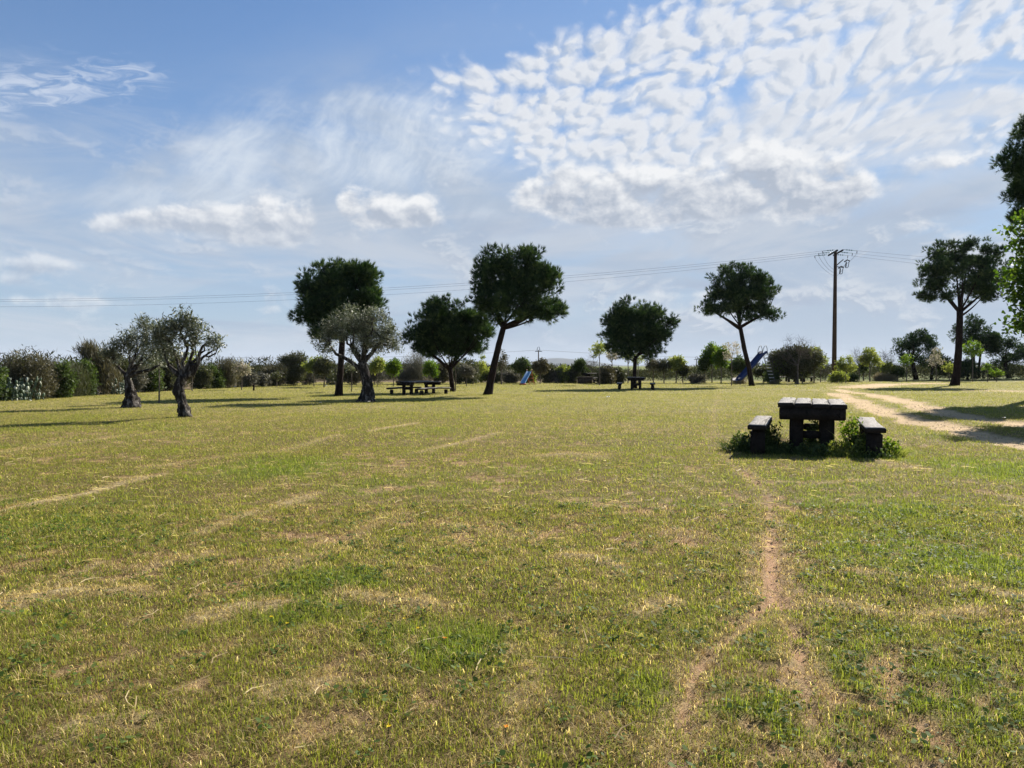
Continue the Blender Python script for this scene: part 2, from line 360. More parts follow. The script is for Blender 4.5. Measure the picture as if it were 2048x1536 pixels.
def ground_b(n, o):
    g = n.node('ShaderNodeNewGeometry').outputs['Position']
    t = attr(n, 'tint', True)
    f1 = n.noise(g, 22.0, 5, 0.65); f2 = n.noise(g, 90.0, 4, 0.7); f3 = n.noise(g, 4.0, 4, 0.6)
    st = n.node('ShaderNodeVectorMath', operation='MULTIPLY'); n.l.new(g, st.inputs[0]); st.inputs[1].default_value = (140, 25, 1)
    f4 = n.noise(st.outputs[0], 1.0, 3, 0.6, 1.5)
    k = n.add(n.add(n.mul(f1, 0.7), n.mul(f2, 0.6)), n.add(n.mul(f3, 0.4), n.mul(f4, 0.3)))
    k = n.m('MULTIPLY_ADD', n.sub(k, 1.0), 1.5, 1.0)
    c = n.mix(1.0, t, n.vec(k, k, k), 'MULTIPLY')
    principled(n, o, c, 0.95, n.bump(n.add(n.mul(f1, 1.0), n.mul(f2, 0.6)), 0.8, 0.03), 0.1)
M_ground = material('turf_soil', ground_b)
def grass_b(n, o):
    c = attr(n, 'tint', True)
    p = n.node('ShaderNodeBsdfPrincipled'); n.put(p.inputs['Base Color'], c); p.inputs['Roughness'].default_value = 0.6; p.inputs['Specular IOR Level'].default_value = 0.15
    t = n.node('ShaderNodeBsdfTranslucent'); n.put(t.inputs['Color'], n.mix(1.0, c, (1.25, 1.25, 0.75, 1), 'MULTIPLY'))
    mx = n.node('ShaderNodeMixShader'); mx.inputs[0].default_value = 0.52
    n.l.new(p.outputs[0], mx.inputs[1]); n.l.new(t.outputs[0], mx.inputs[2]); n.l.new(mx.outputs[0], o.inputs[0])
M_grass = material('grass_blades', grass_b)
def bark(name, c1, c2, c3, sx=30, sz=6, strength=0.9):
    def b(n, o):
        g = n.node('ShaderNodeTexCoord').outputs['Object']
        s_ = n.node('ShaderNodeVectorMath', operation='MULTIPLY'); n.l.new(g, s_.inputs[0]); s_.inputs[1].default_value = (sx, sx, sz)
        f = n.noise(s_.outputs[0], 1.0, 6, 0.62, 0.6); f2 = n.noise(g, 2.5, 3, 0.5)
        c = n.ramp(n.add(n.mul(f, 0.75), n.mul(f2, 0.25)), [(0.32, c1), (0.5, c2), (0.68, c3)])
        principled(n, o, c, 0.95, n.bump(f, strength, 0.05), 0.1)
    return material(name, b)
M_pinebark = bark('pine_bark', (.006, .0045, .004), (.018, .012, .010), (.050, .033, .026))
M_olivebark = bark('olive_bark', (.006, .005, .005), (.032, .027, .023), (.26, .24, .22), 13, 3.5, 1.0)
M_graybark = bark('grey_bark', (.05, .042, .035), (.13, .11, .09), (.22, .19, .16))
M_palebark = bark('pale_bark', (.10, .085, .065), (.20, .17, .13), (.30, .26, .21))
M_poleWood = bark('pole_wood', (.030, .020, .014), (.075, .048, .033), (.12, .08, .055), 18, 1.2, 0.4)
def wood_b(lo, mid, hi):
    def b(n, o):
        g = n.node('ShaderNodeTexCoord').outputs['Object']
        s_ = n.node('ShaderNodeVectorMath', operation='MULTIPLY'); n.l.new(g, s_.inputs[0]); s_.inputs[1].default_value = (42, 3.0, 42)
        f = n.noise(s_.outputs[0], 1.0, 6, 0.65, 0.5); f2 = n.noise(g, 5.0, 4, 0.6)
        s2 = n.node('ShaderNodeVectorMath', operation='MULTIPLY'); n.l.new(g, s2.inputs[0]); s2.inputs[1].default_value = (14, 0.9, 14)
        cr = n.step(n.noise(s2.outputs[0], 1.0, 3, 0.5, 0.8), 0.60, 0.66)
        c = n.ramp(n.add(n.mul(f, 0.6), n.mul(f2, 0.4)), [(0.30, lo), (0.5, mid), (0.70, hi)])
        c = n.mix(n.mul(cr, 0.7), c, (0.008, 0.007, 0.006, 1))
        principled(n, o, c, 0.85, n.bump(n.sub(f, n.mul(cr, 0.8)), 0.8, 0.02), 0.15)
    return b
M_top = material('weathered_plank', wood_b((.09, .083, .078), (.255, .238, .22), (.44, .41, .38)))
M_darktimber = material('dark_timber', wood_b((.010, .008, .007), (.024, .019, .016), (.045, .036, .030)))
def metal(name, col, rough=0.45, m=0.0):
    def b(n, o):
        g = n.node('ShaderNodeTexCoord').outputs['Object']; f = n.noise(g, 6.0, 4, 0.6)
        c = n.mix(n.step(f, 0.35, 0.75), (*[x * 0.72 for x in col], 1), (*col, 1))
        principled(n, o, c, rough, None, 0.4, m)
    return material(name, b)
M_steel = metal('dull_steel', (.10, .11, .115), 0.5, 0.3)
M_rung = metal('pale_rung_metal', (.72, .73, .72), 0.5, 0.0)
M_blue = metal('blue_slide_paint', (.010, .030, .13), 0.5)
M_sky = metal('pale_blue_slide_paint', (.16, .36, .62), 0.4)
M_red = metal('red_frame_paint', (.42, .07, .035), 0.45)
M_dark = metal('dark_line_metal', (.03, .031, .033), 0.9)
M_glass = metal('insulator_glass', (.06, .17, .16), 0.15)
def stone_b(lo, hi, sc=7.0):
    def b(n, o):
        g = n.node('ShaderNodeTexCoord').outputs['Object']; f = n.noise(g, sc, 6, 0.65)
        principled(n, o, n.ramp(f, [(0.3, lo), (0.7, hi)]), 0.9, n.bump(f, 0.7, 0.05), 0.15)
    return b
M_rock = material('pale_rock', stone_b((.20, .20, .22), (.46, .46, .49)))
M_block = material('brown_masonry', stone_b((.045, .035, .028), (.13, .10, .08)))
M_wall = material('pale_wall', stone_b((.34, .36, .38), (.46, .48, .50), 1.0))
M_bluewall = material('blue_wall', stone_b((.06, .15, .33), (.10, .22, .42), 1.0))
M_roof = material('dull_roof', stone_b((.16, .13, .12), (.26, .22, .20), 2.0))
M_paper = material('white_scrap', stone_b((.6, .6, .58), (.8, .8, .78), 12.0))
M_hill = material('hill_scrub', stone_b((.025, .035, .040), (.05, .06, .06), 0.004))

F_pine = foliage('pine_needles', [(0.0, (.014, .030, .015)), (0.5, (.036, .068, .030)), (0.8, (.080, .122, .046)), (1.0, (.15, .19, .068))], 0.28, (1.1, 1.2, .5), 0.7, 0.06)
F_olive = foliage('olive_leaves', [(0.0, (.040, .050, .026)), (0.5, (.110, .122, .072)), (0.8, (.26, .27, .19)), (1.0, (.52, .52, .42))], 0.20, (1.0, 1.1, .7), 0.5, 0.3)
F_bright = foliage('spring_leaves', [(0.0, (.042, .085, .012)), (0.5, (.085, .150, .020)), (1.0, (.19, .26, .045))], 0.50, (1.4, 1.4, .5), .6, .15)
F_mulberry = foliage('mulberry_leaves', [(0.0, (.028, .060, .010)), (0.6, (.058, .105, .016)), (1.0, (.15, .21, .035))], 0.42, (1.4, 1.5, .5), .55, .2)
F_green = foliage('green_leaves', [(0.0, (.034, .052, .016)), (0.5, (.062, .092, .028)), (1.0, (.12, .155, .06))], 0.35, (1.2, 1.3, .6), .6, .15)
F_bush = foliage('scrub_leaves', [(0.0, (.032, .040, .020)), (0.5, (.066, .075, .038)), (1.0, (.135, .130, .075))], 0.3, (1.1, 1.15, .6))
F_brown = foliage('brown_scrub', [(0.0, (.040, .039, .023)), (0.5, (.082, .078, .043)), (1.0, (.17, .155, .092))], 0.3, (1.1, 1.05, .7))
F_grey = foliage('grey_scrub', [(0.0, (.060, .062, .050)), (0.5, (.115, .112, .088)), (1.0, (.22, .21, .17))], 0.3, (1.05, 1.05, .8))
F_straw = foliage('dry_stems', [(0.0, (.15, .125, .075)), (0.5, (.25, .21, .13)), (1.0, (.38, .33, .22))], 0.3, (1.0, 1.0, .8))
F_blossom = foliage('pale_blossom', [(0.0, (.18, .20, .08)), (0.5, (.36, .33, .24)), (1.0, (.60, .52, .46))], 0.4, (1.0, 1.0, .9))
F_yellow = foliage('yellow_green_leaves', [(0.0, (.10, .135, .03)), (0.5, (.20, .24, .06)), (1.0, (.34, .36, .13))], 0.5, (1.3, 1.3, .6))
F_scrub = foliage('belt_scrub', [(0.0, (.020, .024, .014)), (0.6, (.045, .050, .026)), (1.0, (.09, .088, .05))], 0.22, (1.1, 1.15, .6), .8, .05)
F_cactus = foliage('cactus_pads', [(0.0, (.040, .065, .035)), (0.6, (.09, .125, .075)), (0.8, (.30, .34, .24)), (1.0, (.55, .56, .47))], 0.03, (1, 1, 1), 0.5)
F_flower = foliage('yellow_petals', [(0.0, (.75, .55, .02)), (1.0, (.85, .68, .03))], 0.3, (1, 1, 1))
F_orange = foliage('orange_petals', [(0.0, (.75, .28, .02)), (1.0, (.85, .36, .03))], 0.3, (1, 1, 1))

# ------------------------------------------------------------------ the ground sheet and the sandy track
ys = [-14.0]
while ys[-1] < 9000:
    y = ys[-1]; ys.append(y + (0.5 if y < 1 else max(0.045, 0.0115 * y) if y < 80 else 0.03 * y if y < 400 else 0.15 * y))
ys = np.array(ys); NC = 520
sx_ = np.linspace(-1, 1, NC)
YY, SX = np.meshgrid(ys, sx_, indexing='ij'); HW = 13 + 0.88 * np.maximum(YY, 0); XX = SX * HW
gx, gy = XX.ravel(), YY.ravel(); gzv = gz(gx, gy)
fd = fields(gx, gy)
gzv = gzv + fd['h'] - 0.03 * fd['sand'] - 0.25 * ss(gy, 300, 1500) * 4
def ground_tint(f, y):
    base = C3(.125, .092, .036) * np.ones((len(y), 1), np.float32)
    far = ss(y, 9, 34)
    base = lerp(base, C3(.215, .195, .068), far)
    base = lerp(base, C3(.120, .140, .028), f['lush'] * (1 - far * 0.6))
    base = lerp(base, C3(.085, .125, .035), f['lush'] * far * 0.8 * ss(y, 60, 72))
    base = lerp(base, C3(.30, .235, .125), f['straw'] * 0.75)
    base = lerp(base, C3(.46, .37, .215), np.clip(f['rid'], 0, 1) * .75)
    base = lerp(base, C3(.37, .225, .135), f['bare'])
    base = lerp(base, C3(.155, .115, .078), f['litter'] * 0.9)
    base = lerp(base, C3(.46, .335, .195), f['sand'])
    return base * (0.82 + 0.36 * f['n1'][:, None])
gt = ground_tint(fd, gy)
gt = np.concatenate([gt, np.ones((len(gt), 1))], 1)
nr = len(ys)
I = (np.arange(nr - 1)[:, None] * NC + np.arange(NC - 1)[None, :]).ravel()
Q = np.stack([I, I + 1, I + NC + 1, I + NC], 1)
sandf = fd['sand'][Q].mean(1) > 0.5
def sub_mesh(name, q):
    u, inv = np.unique(q.ravel(), return_inverse=True)
    V = np.stack([gx[u], gy[u], gzv[u]], 1)
    return mesh_np(name, V, inv.reshape(-1, 4), M_ground, attrs={'tint': gt[u]}, smooth=True)
tag(sub_mesh('ground', Q[~sandf]), kind='structure')
tag(sub_mesh('dirt_track', Q[sandf]), kind='structure')

# ------------------------------------------------------------------ grass blades
rng = np.random.RandomState(11)
def blades(y0, y1, dens, L, Wd, seg):
    """random short mown blades in the strip y0..y1"""
    hw = lambda y: 1.6 + 0.735 * y
    n = int(dens * (y1 - y0) * (hw(y0) + hw(y1)))
    y = y0 + (y1 - y0) * rng.rand(n); x = (rng.rand(n) * 2 - 1) * hw(y1)
    k = np.abs(x) < hw(y); x, y = x[k], y[k]
    f = fields(x, y); n = len(x)
    keep = rng.rand(n) < (1 - 0.88 * f['bare']) * (1 - 0.965 * f['sand']) * (1 - 0.75 * f['litter'])
    clump0 = fbm(x, y, 16.0, 2, 21)
    keep &= (rng.rand(n) < .30 + 1.15 * clump0) | (y > 14)
    keep &= (x > -19.9 + (y - 37) * 0.11) | (rng.rand(n) < 0.25)
    x, y = x[keep], y[keep]; f = {a: b[keep] for a, b in f.items()}; n = len(x)
    r = rng.rand(n); r2 = rng.rand(n); far = ss(y, 8, 32)
    dry = np.clip(0.36 + 0.55 * f['straw'] + .6 * f['rid'] - 0.34 * f['lush'] + 0.7 * (f['n2'] - 0.5) + 0.8 * (f['n4'] - 0.5) + 0.3 * (f['n3'] - .5), 0.05, 0.97)
    isdry = rng.rand(n) < dry
    green = lerp(C3(.115, .150, .020) * np.ones((n, 1)), C3(.280, .285, .055), r)
    green = lerp(green, C3(.140, .205, .026), f['lush'] * 0.6 * (1 - far * .5))
    green = lerp(green, C3(.225, .218, .062), far * (1 - 0.5 * f['lush']) * 0.8)
    straw = lerp(C3(.22, .150, .055) * np.ones((n, 1)), C3(.80, .66, .34), r ** 1.5)
    straw = np.where((r2 < 0.10 + .55 * np.clip((f['n1'] - .42) * 2.2, 0, 1))[:, None], C3(.15, .092, .048), straw)
    straw = lerp(straw, C3(.33, .285, .125), far * 0.75)
    col = np.where(isdry[:, None], straw, green)
    col = col * (0.70 + 0.84 * rng.rand(n))[:, None] * (.80 + .4 * f['n5'])[:, None]
    clump = fbm(x, y, 16.0, 2, 21)
    ln = L * (0.35 + 1.3 * rng.rand(n) ** 1.6) * (0.70 + 0.6 * f['lush']) * (1 - 0.25 * f['bare']) * (.65 + .7 * clump)
    flatp = np.where(isdry, .94, .42)
    isflat = rng.rand(n) < flatp
    lay = np.where(isflat, 1.15 + 0.38 * rng.rand(n), 0.15 + 0.85 * rng.rand(n))    # angle off vertical
    ln = np.where(isflat & isdry, ln * (1.0 + 1.0 * rng.rand(n)), ln)
    phi = rng.rand(n) * 2 * np.pi
    hd = np.stack([np.cos(phi), np.sin(phi)], 1)
    sd2 = np.stack([-np.sin(phi + .6 * (rng.rand(n) - .5)), np.cos(phi)], 1)
    w = Wd * (0.45 + 0.9 * rng.rand(n)) * np.where(isdry, .72, 1.1)
    z = gz(x, y) + f['h'] + 0.002
    B = np.stack([x, y, z], 1)
    side = np.concatenate([sd2 * w[:, None] * 0.5, np.zeros((n, 1))], 1)
    tip = B + np.concatenate([hd * (ln * np.sin(lay))[:, None], (ln * np.cos(lay) + 0.006 + .012 * rng.rand(n) * isflat)[:, None]], 1)
    lay1 = lay * (0.35 + .5 * rng.rand(n))
    mid = B + np.concatenate([hd * (ln * .5 * np.sin(lay1))[:, None], (ln * .5 * np.cos(lay1) + 0.004)[:, None]], 1)
    col4 = np.concatenate([col, np.ones((n, 1))], 1)
    if seg == 1:
        V = np.stack([B - side, B + side, tip], 1).reshape(-1, 3)
        Fc = np.arange(n * 3).reshape(-1, 3); return V, [Fc], np.repeat(col4, 3, 0)
    V = np.stack([B - side, B + side, mid + side * .8, mid - side * .8, tip], 1).reshape(-1, 3)
    a = np.arange(n)[:, None] * 5
    return V, [a + np.array([[3, 2, 4]]), a + np.array([[0, 1, 2, 3]])], np.repeat(col4, 5, 0)
def stalks(y0, y1, dens):
    """long dry cut stalks lying loose on the turf"""
    hw = lambda y: 1.4 + 0.735 * y
    n = int(dens * (y1 - y0) * (hw(y0) + hw(y1))); y = y0 + (y1 - y0) * rng.rand(n); x = (rng.rand(n) * 2 - 1) * hw(y1)
    f = fields(x, y); k = rng.rand(n) < .25 + .75 * f['straw'] + f['rid']; x, y = x[k], y[k]; h = f['h'][k]; n = len(x)
    ph = rng.rand(n) * 6.28; L = .06 + .16 * rng.rand(n) ** 1.5; bend = (rng.rand(n) - .5) * 1.1; w = .0013 * (1 + y / 5)
    z = gz(x, y) + h + .016; P_ = [np.stack([x, y, z], 1)]
    for i in range(3):
        a = ph + bend * i; P_.append(P_[-1] + np.stack([np.cos(a) * L / 3, np.sin(a) * L / 3, (rng.rand(n) - .45) * .02], 1))
    sdv = np.stack([-np.sin(ph) * w, np.cos(ph) * w, w * .6], 1)
    V = np.stack([q for p_ in P_ for q in (p_ - sdv, p_ + sdv)], 1).reshape(-1, 3); i = np.arange(n)[:, None] * 8
    c = lerp(C3(.34, .25, .13) * np.ones((n, 1)), C3(.82, .70, .42), rng.rand(n))
    return V, [i + np.array([[j, j + 1, j + 3, j + 2]]) for j in (0, 2, 4)], np.repeat(np.concatenate([c, np.ones((n, 1))], 1), 8, 0)
def leaves_flat(y0, y1, dens):
    """small round leaves of low weeds lying in the turf"""
    hw = lambda y: 1.2 + 0.73 * y
    m = int(dens * (y1 - y0) * (hw(y0) + hw(y1)))
    cy = y0 + (y1 - y0) * rng.rand(m); cx = (rng.rand(m) * 2 - 1) * hw(y1)
    f = fields(cx, cy); k = rng.rand(m) < (0.15 + 0.85 * f['lush']) * (1 - f['bare']) * (1 - f['sand']) * (1 - .8 * f['straw']); cx, cy = cx[k], cy[k]; m = len(cx)
    K = 12; x = np.repeat(cx, K) + rng.randn(m * K) * 0.035; y = np.repeat(cy, K) + rng.randn(m * K) * 0.035; n = m * K
    z = gz(x, y) + 0.01 + 0.03 * rng.rand(n)
    phi = rng.rand(n) * 2 * np.pi; s = 0.010 * (0.6 + rng.rand(n)); tl = (rng.rand(n) - .5) * 1.2
    a = np.stack([np.cos(phi) * s, np.sin(phi) * s, tl * s], 1); b = np.stack([-np.sin(phi) * s * .8, np.cos(phi) * s * .8, (rng.rand(n) - .5) * s], 1)
    c = np.stack([x, y, z], 1)
    V = np.stack([c - a, c - b * .8 - a * .1, c + a * .4 - b * .8, c + a, c + b * .8 + a * .4, c + b * .8 - a * .1], 1).reshape(-1, 3)
    i = np.arange(n)[:, None] * 6
    col = lerp(C3(.060, .115, .020) * np.ones((n, 1)), C3(.16, .22, .06), rng.rand(n))
    return V, [i + np.array([[0, 1, 2, 3]]), i + np.array([[0, 3, 4, 5]])], np.repeat(np.concatenate([col, np.ones((n, 1))], 1), 6, 0)
parts = [blades(1.9, 4.2, 19000, .034, .0030, 2), blades(4.2, 7.5, 10500, .037, .0039, 2), blades(7.5, 13, 3900, .044, .0062, 1),
         blades(13, 22, 1300, .056, .0088, 1), blades(22, 38, 480, .060, .013, 1), blades(38, 66, 140, .072, .022, 1),
         leaves_flat(1.9, 7.5, 170), stalks(1.9, 11, 42)]
VV, FF, CCc, o0 = [], [], [], 0
for V, Fs, c in parts:
    VV.append(V); CCc.append(c); FF += [f + o0 for f in Fs]; o0 += len(V)
tri = np.concatenate([f for f in FF if f.shape[1] == 3]); qd = np.concatenate([f for f in FF if f.shape[1] == 4])
g = mesh_np('grass', np.concatenate(VV), [tri, qd], M_grass, attrs={'tint': np.concatenate(CCc)})
tag(g, 'short mown grass, green mixed with dry straw, over the whole field', 'grass', kind='stuff')
print('grass verts', o0)
del VV, CCc, FF, parts

# ------------------------------------------------------------------ loose stones and clods on bare soil
def clods():
    R_ = np.random.RandomState(9); n = 90000
    y = 2 + 26 * R_.rand(n) ** 1.3; x = (R_.rand(n) * 2 - 1) * (1.5 + .73 * y); f = fields(x, y)
    k = (f['bare'] > .35) & (R_.rand(n) < .5) | (f['sand'] > .5) & (R_.rand(n) < .35); x, y = x[k], y[k]; f = {a: b[k] for a, b in f.items()}; n = len(x)
    r = (.004 + .010 * R_.rand(n) ** 3) * (1 + y / 14); z = gz(x, y) + f['h'] - .03 * f['sand']
    d = np.array([[1, 0, 0], [0, 1, 0], [-1, 0, 0], [0, -1, 0], [0, 0, 1], [0, 0, -1]]) * np.array([[1, 1, .6]])
    V = (np.stack([x, y, z], 1)[:, None] + d[None] * r[:, None, None] * (.7 + .6 * R_.rand(n, 6, 1))).reshape(-1, 3)
    t = np.array([[0, 1, 4], [1, 2, 4], [2, 3, 4], [3, 0, 4], [1, 0, 5], [2, 1, 5], [3, 2, 5], [0, 3, 5]])
    c = lerp(C3(.20, .13, .08) * np.ones((n, 1)), C3(.52, .42, .30), R_.rand(n)); c = np.repeat(np.concatenate([c, np.ones((n, 1))], 1), 6, 0)
    o = mesh_np('gravel', V, (np.arange(n)[:, None, None] * 6 + t[None]).reshape(-1, 3), M_ground, attrs={'tint': c})
    tag(o, 'loose clods and small stones on the bare soil and the sandy track', 'gravel', kind='stuff')
clods()

# ------------------------------------------------------------------ tubes and boxes
def tube_arrays(path, radii, n=8, rough=0.0, rg=None, cap=True, flute=None):
    path = [Vector(p) for p in path]; V = []; Fq = []
    up = Vector((0.31, 0.17, 1)).normalized(); prev = None
    for i, p in enumerate(path):
        t = (path[min(i + 1, len(path) - 1)] - path[max(i - 1, 0)])
        t = t.normalized() if t.length > 1e-9 else Vector((0, 0, 1))
        if prev is None:
            a = t.cross(Vector((0, 1, 0)));
            if a.length < 1e-3: a = t.cross(Vector((1, 0, 0)))
            a.normalize()
        else:
            a = prev - t * prev.dot(t); a.normalize()
        prev = a; b = t.cross(a)
        for k in range(n):
            an = 2 * math.pi * k / n; r = radii[i]
            if rough and rg is not None: r *= 1 + rough * (rg.random() - .5) * 2
            if flute: r *= 1 + flute[i] * (math.sin(an * 3 + i * .20) * .55 + math.sin(an * 7 - i * .13) * .35 + math.sin(an * 2 + i * .7) * .3)
            V.append(p + (a * math.cos(an) + b * math.sin(an)) * r)
    m = len(path)
    for i in range(m - 1):
        for k in range(n):
            k2 = (k + 1) % n; Fq.append((i * n + k, i * n + k2, (i + 1) * n + k2, (i + 1) * n + k))
    T = []
    if cap:
        V.append(path[-1]); c = len(V) - 1
        for k in range(n): T.append(((m - 1) * n + k, (m - 1) * n + (k + 1) % n, c))
        V.append(path[0]); c = len(V) - 1
        for k in range(n): T.append(((k + 1) % n, k, c))
    return V, Fq, T
class MB:
    """collects shapes, links them as one mesh object"""
    def __init__(s): s.V = []; s.Q = []; s.T = []
    def tube(s, path, radii, n=8, rough=0.0, rg=None, cap=True, flute=None):
        if not hasattr(radii, '__len__'): radii = [radii] * len(path)
        V, Fq, T = tube_arrays(path, radii, n, rough, rg, cap, flute); o = len(s.V)
        s.V += [tuple(v) for v in V]; s.Q += [tuple(i + o for i in f) for f in Fq]; s.T += [tuple(i + o for i in f) for f in T]
        return s
    def box(s, c, size, rz=0.0, mat=None, bevel=0.012, jit=0.0, rg=None):
        bm = bmesh.new(); bmesh.ops.create_cube(bm, size=1.0)
        bmesh.ops.scale(bm, vec=size, verts=bm.verts)
        if bevel: bmesh.ops.bevel(bm, geom=bm.edges[:], offset=min(bevel, min(size) * .3), segments=2, affect='EDGES')
        if jit:
            bmesh.ops.subdivide_edges(bm, edges=[e for e in bm.edges if e.calc_length() > 0.4], cuts=6)
            for v in bm.verts:
                v.co += Vector([(rg.random() - .5) * jit for _ in range(3)])
        M = Matrix.Translation(c) @ (mat if mat is not None else Matrix.Rotation(rz, 4, 'Z'))
        o = len(s.V)
        bm.verts.index_update()
        for v in bm.verts: s.V.append(tuple(M @ v.co))
        for f in bm.faces:
            ix = [v.index + o for v in f.verts]
            if len(ix) == 4: s.Q.append(tuple(ix))
            else:
                for i in range(1, len(ix) - 1): s.T.append((ix[0], ix[i], ix[i + 1]))
        bm.free(); return s
    def build(s, name, mat, parent=None, smooth=False, loc=None):
        fl = []
        if s.T: fl.append(np.array(s.T))
        if s.Q: fl.append(np.array(s.Q))
        return mesh_np(name, np.array(s.V), fl, mat, parent, smooth=smooth, loc=loc)

# ------------------------------------------------------------------ leaves
def frame(d, R):
    d = d / (np.linalg.norm(d, axis=1, keepdims=True) + 1e-9)
    h = R.randn(len(d), 3); b = np.cross(d, h); b /= np.linalg.norm(b, axis=1, keepdims=True) + 1e-9
    return d, b
def leaf_quads(c, d, L, Wd, R):
    d, b = frame(d, R); n = len(c); nn = np.cross(d, b)
    L = L * (0.6 + 0.8 * R.rand(n))[:, None]; w = Wd * (0.6 + 0.8 * R.rand(n))[:, None]
    V = np.stack([c, c + d * L * .5 + b * w * .5 + nn * w * .15, c + d * L, c + d * L * .5 - b * w * .5 + nn * w * .15], 1).reshape(-1, 3)
    return V, np.arange(n * 4).reshape(-1, 4)
def leaf_hex(c, d, L, Wd, R):
    d, b = frame(d, R); n = len(c); nn = np.cross(d, b)
    L = L * (0.7 + 0.5 * R.rand(n))[:, None]; w = Wd * (0.7 + 0.5 * R.rand(n))[:, None]; k = nn * w * .18
    V = np.stack([c, c + d * L * .25 + b * w * .45 + k, c + d * L * .65 + b * w * .42 + k, c + d * L, c + d * L * .65 - b * w * .42 + k, c + d * L * .25 - b * w * .45 + k], 1).reshape(-1, 3)
    a = np.arange(n)[:, None] * 6
    return V, np.concatenate([a + np.array([[0, 1, 2, 3]]), a + np.array([[0, 3, 4, 5]])])
def needle_tris(c, d, L, Wd, R):
    d, b = frame(d, R); n = len(c)
    L = L * (0.7 + 0.5 * R.rand(n))[:, None]
    V = np.stack([c - b * Wd * .5, c + b * Wd * .5, c + d * L], 1).reshape(-1, 3)
    return V, np.arange(n * 3).reshape(-1, 3)

def in_lobes(lobes, n, R, shell=0.45):
    """points in a union of ellipsoids, more of them toward the outside"""
    vol = np.array([l[3] * l[4] * l[5] for l in lobes]) ** 0.8; vol /= vol.sum()
    k = R.choice(len(lobes), n, p=vol); Lb = np.array(lobes)[k]
    d = R.randn(n, 3); d /= np.linalg.norm(d, axis=1, keepdims=True)
    r = shell + (1 - shell) * R.rand(n) ** 0.6
    return Lb[:, :3] + d * Lb[:, 3:6] * r[:, None]

def bezier(a, b, c, n):
    return [a * (1 - t) ** 2 + b * 2 * t * (1 - t) + c * t * t for t in [i / (n - 1) for i in range(n)]]

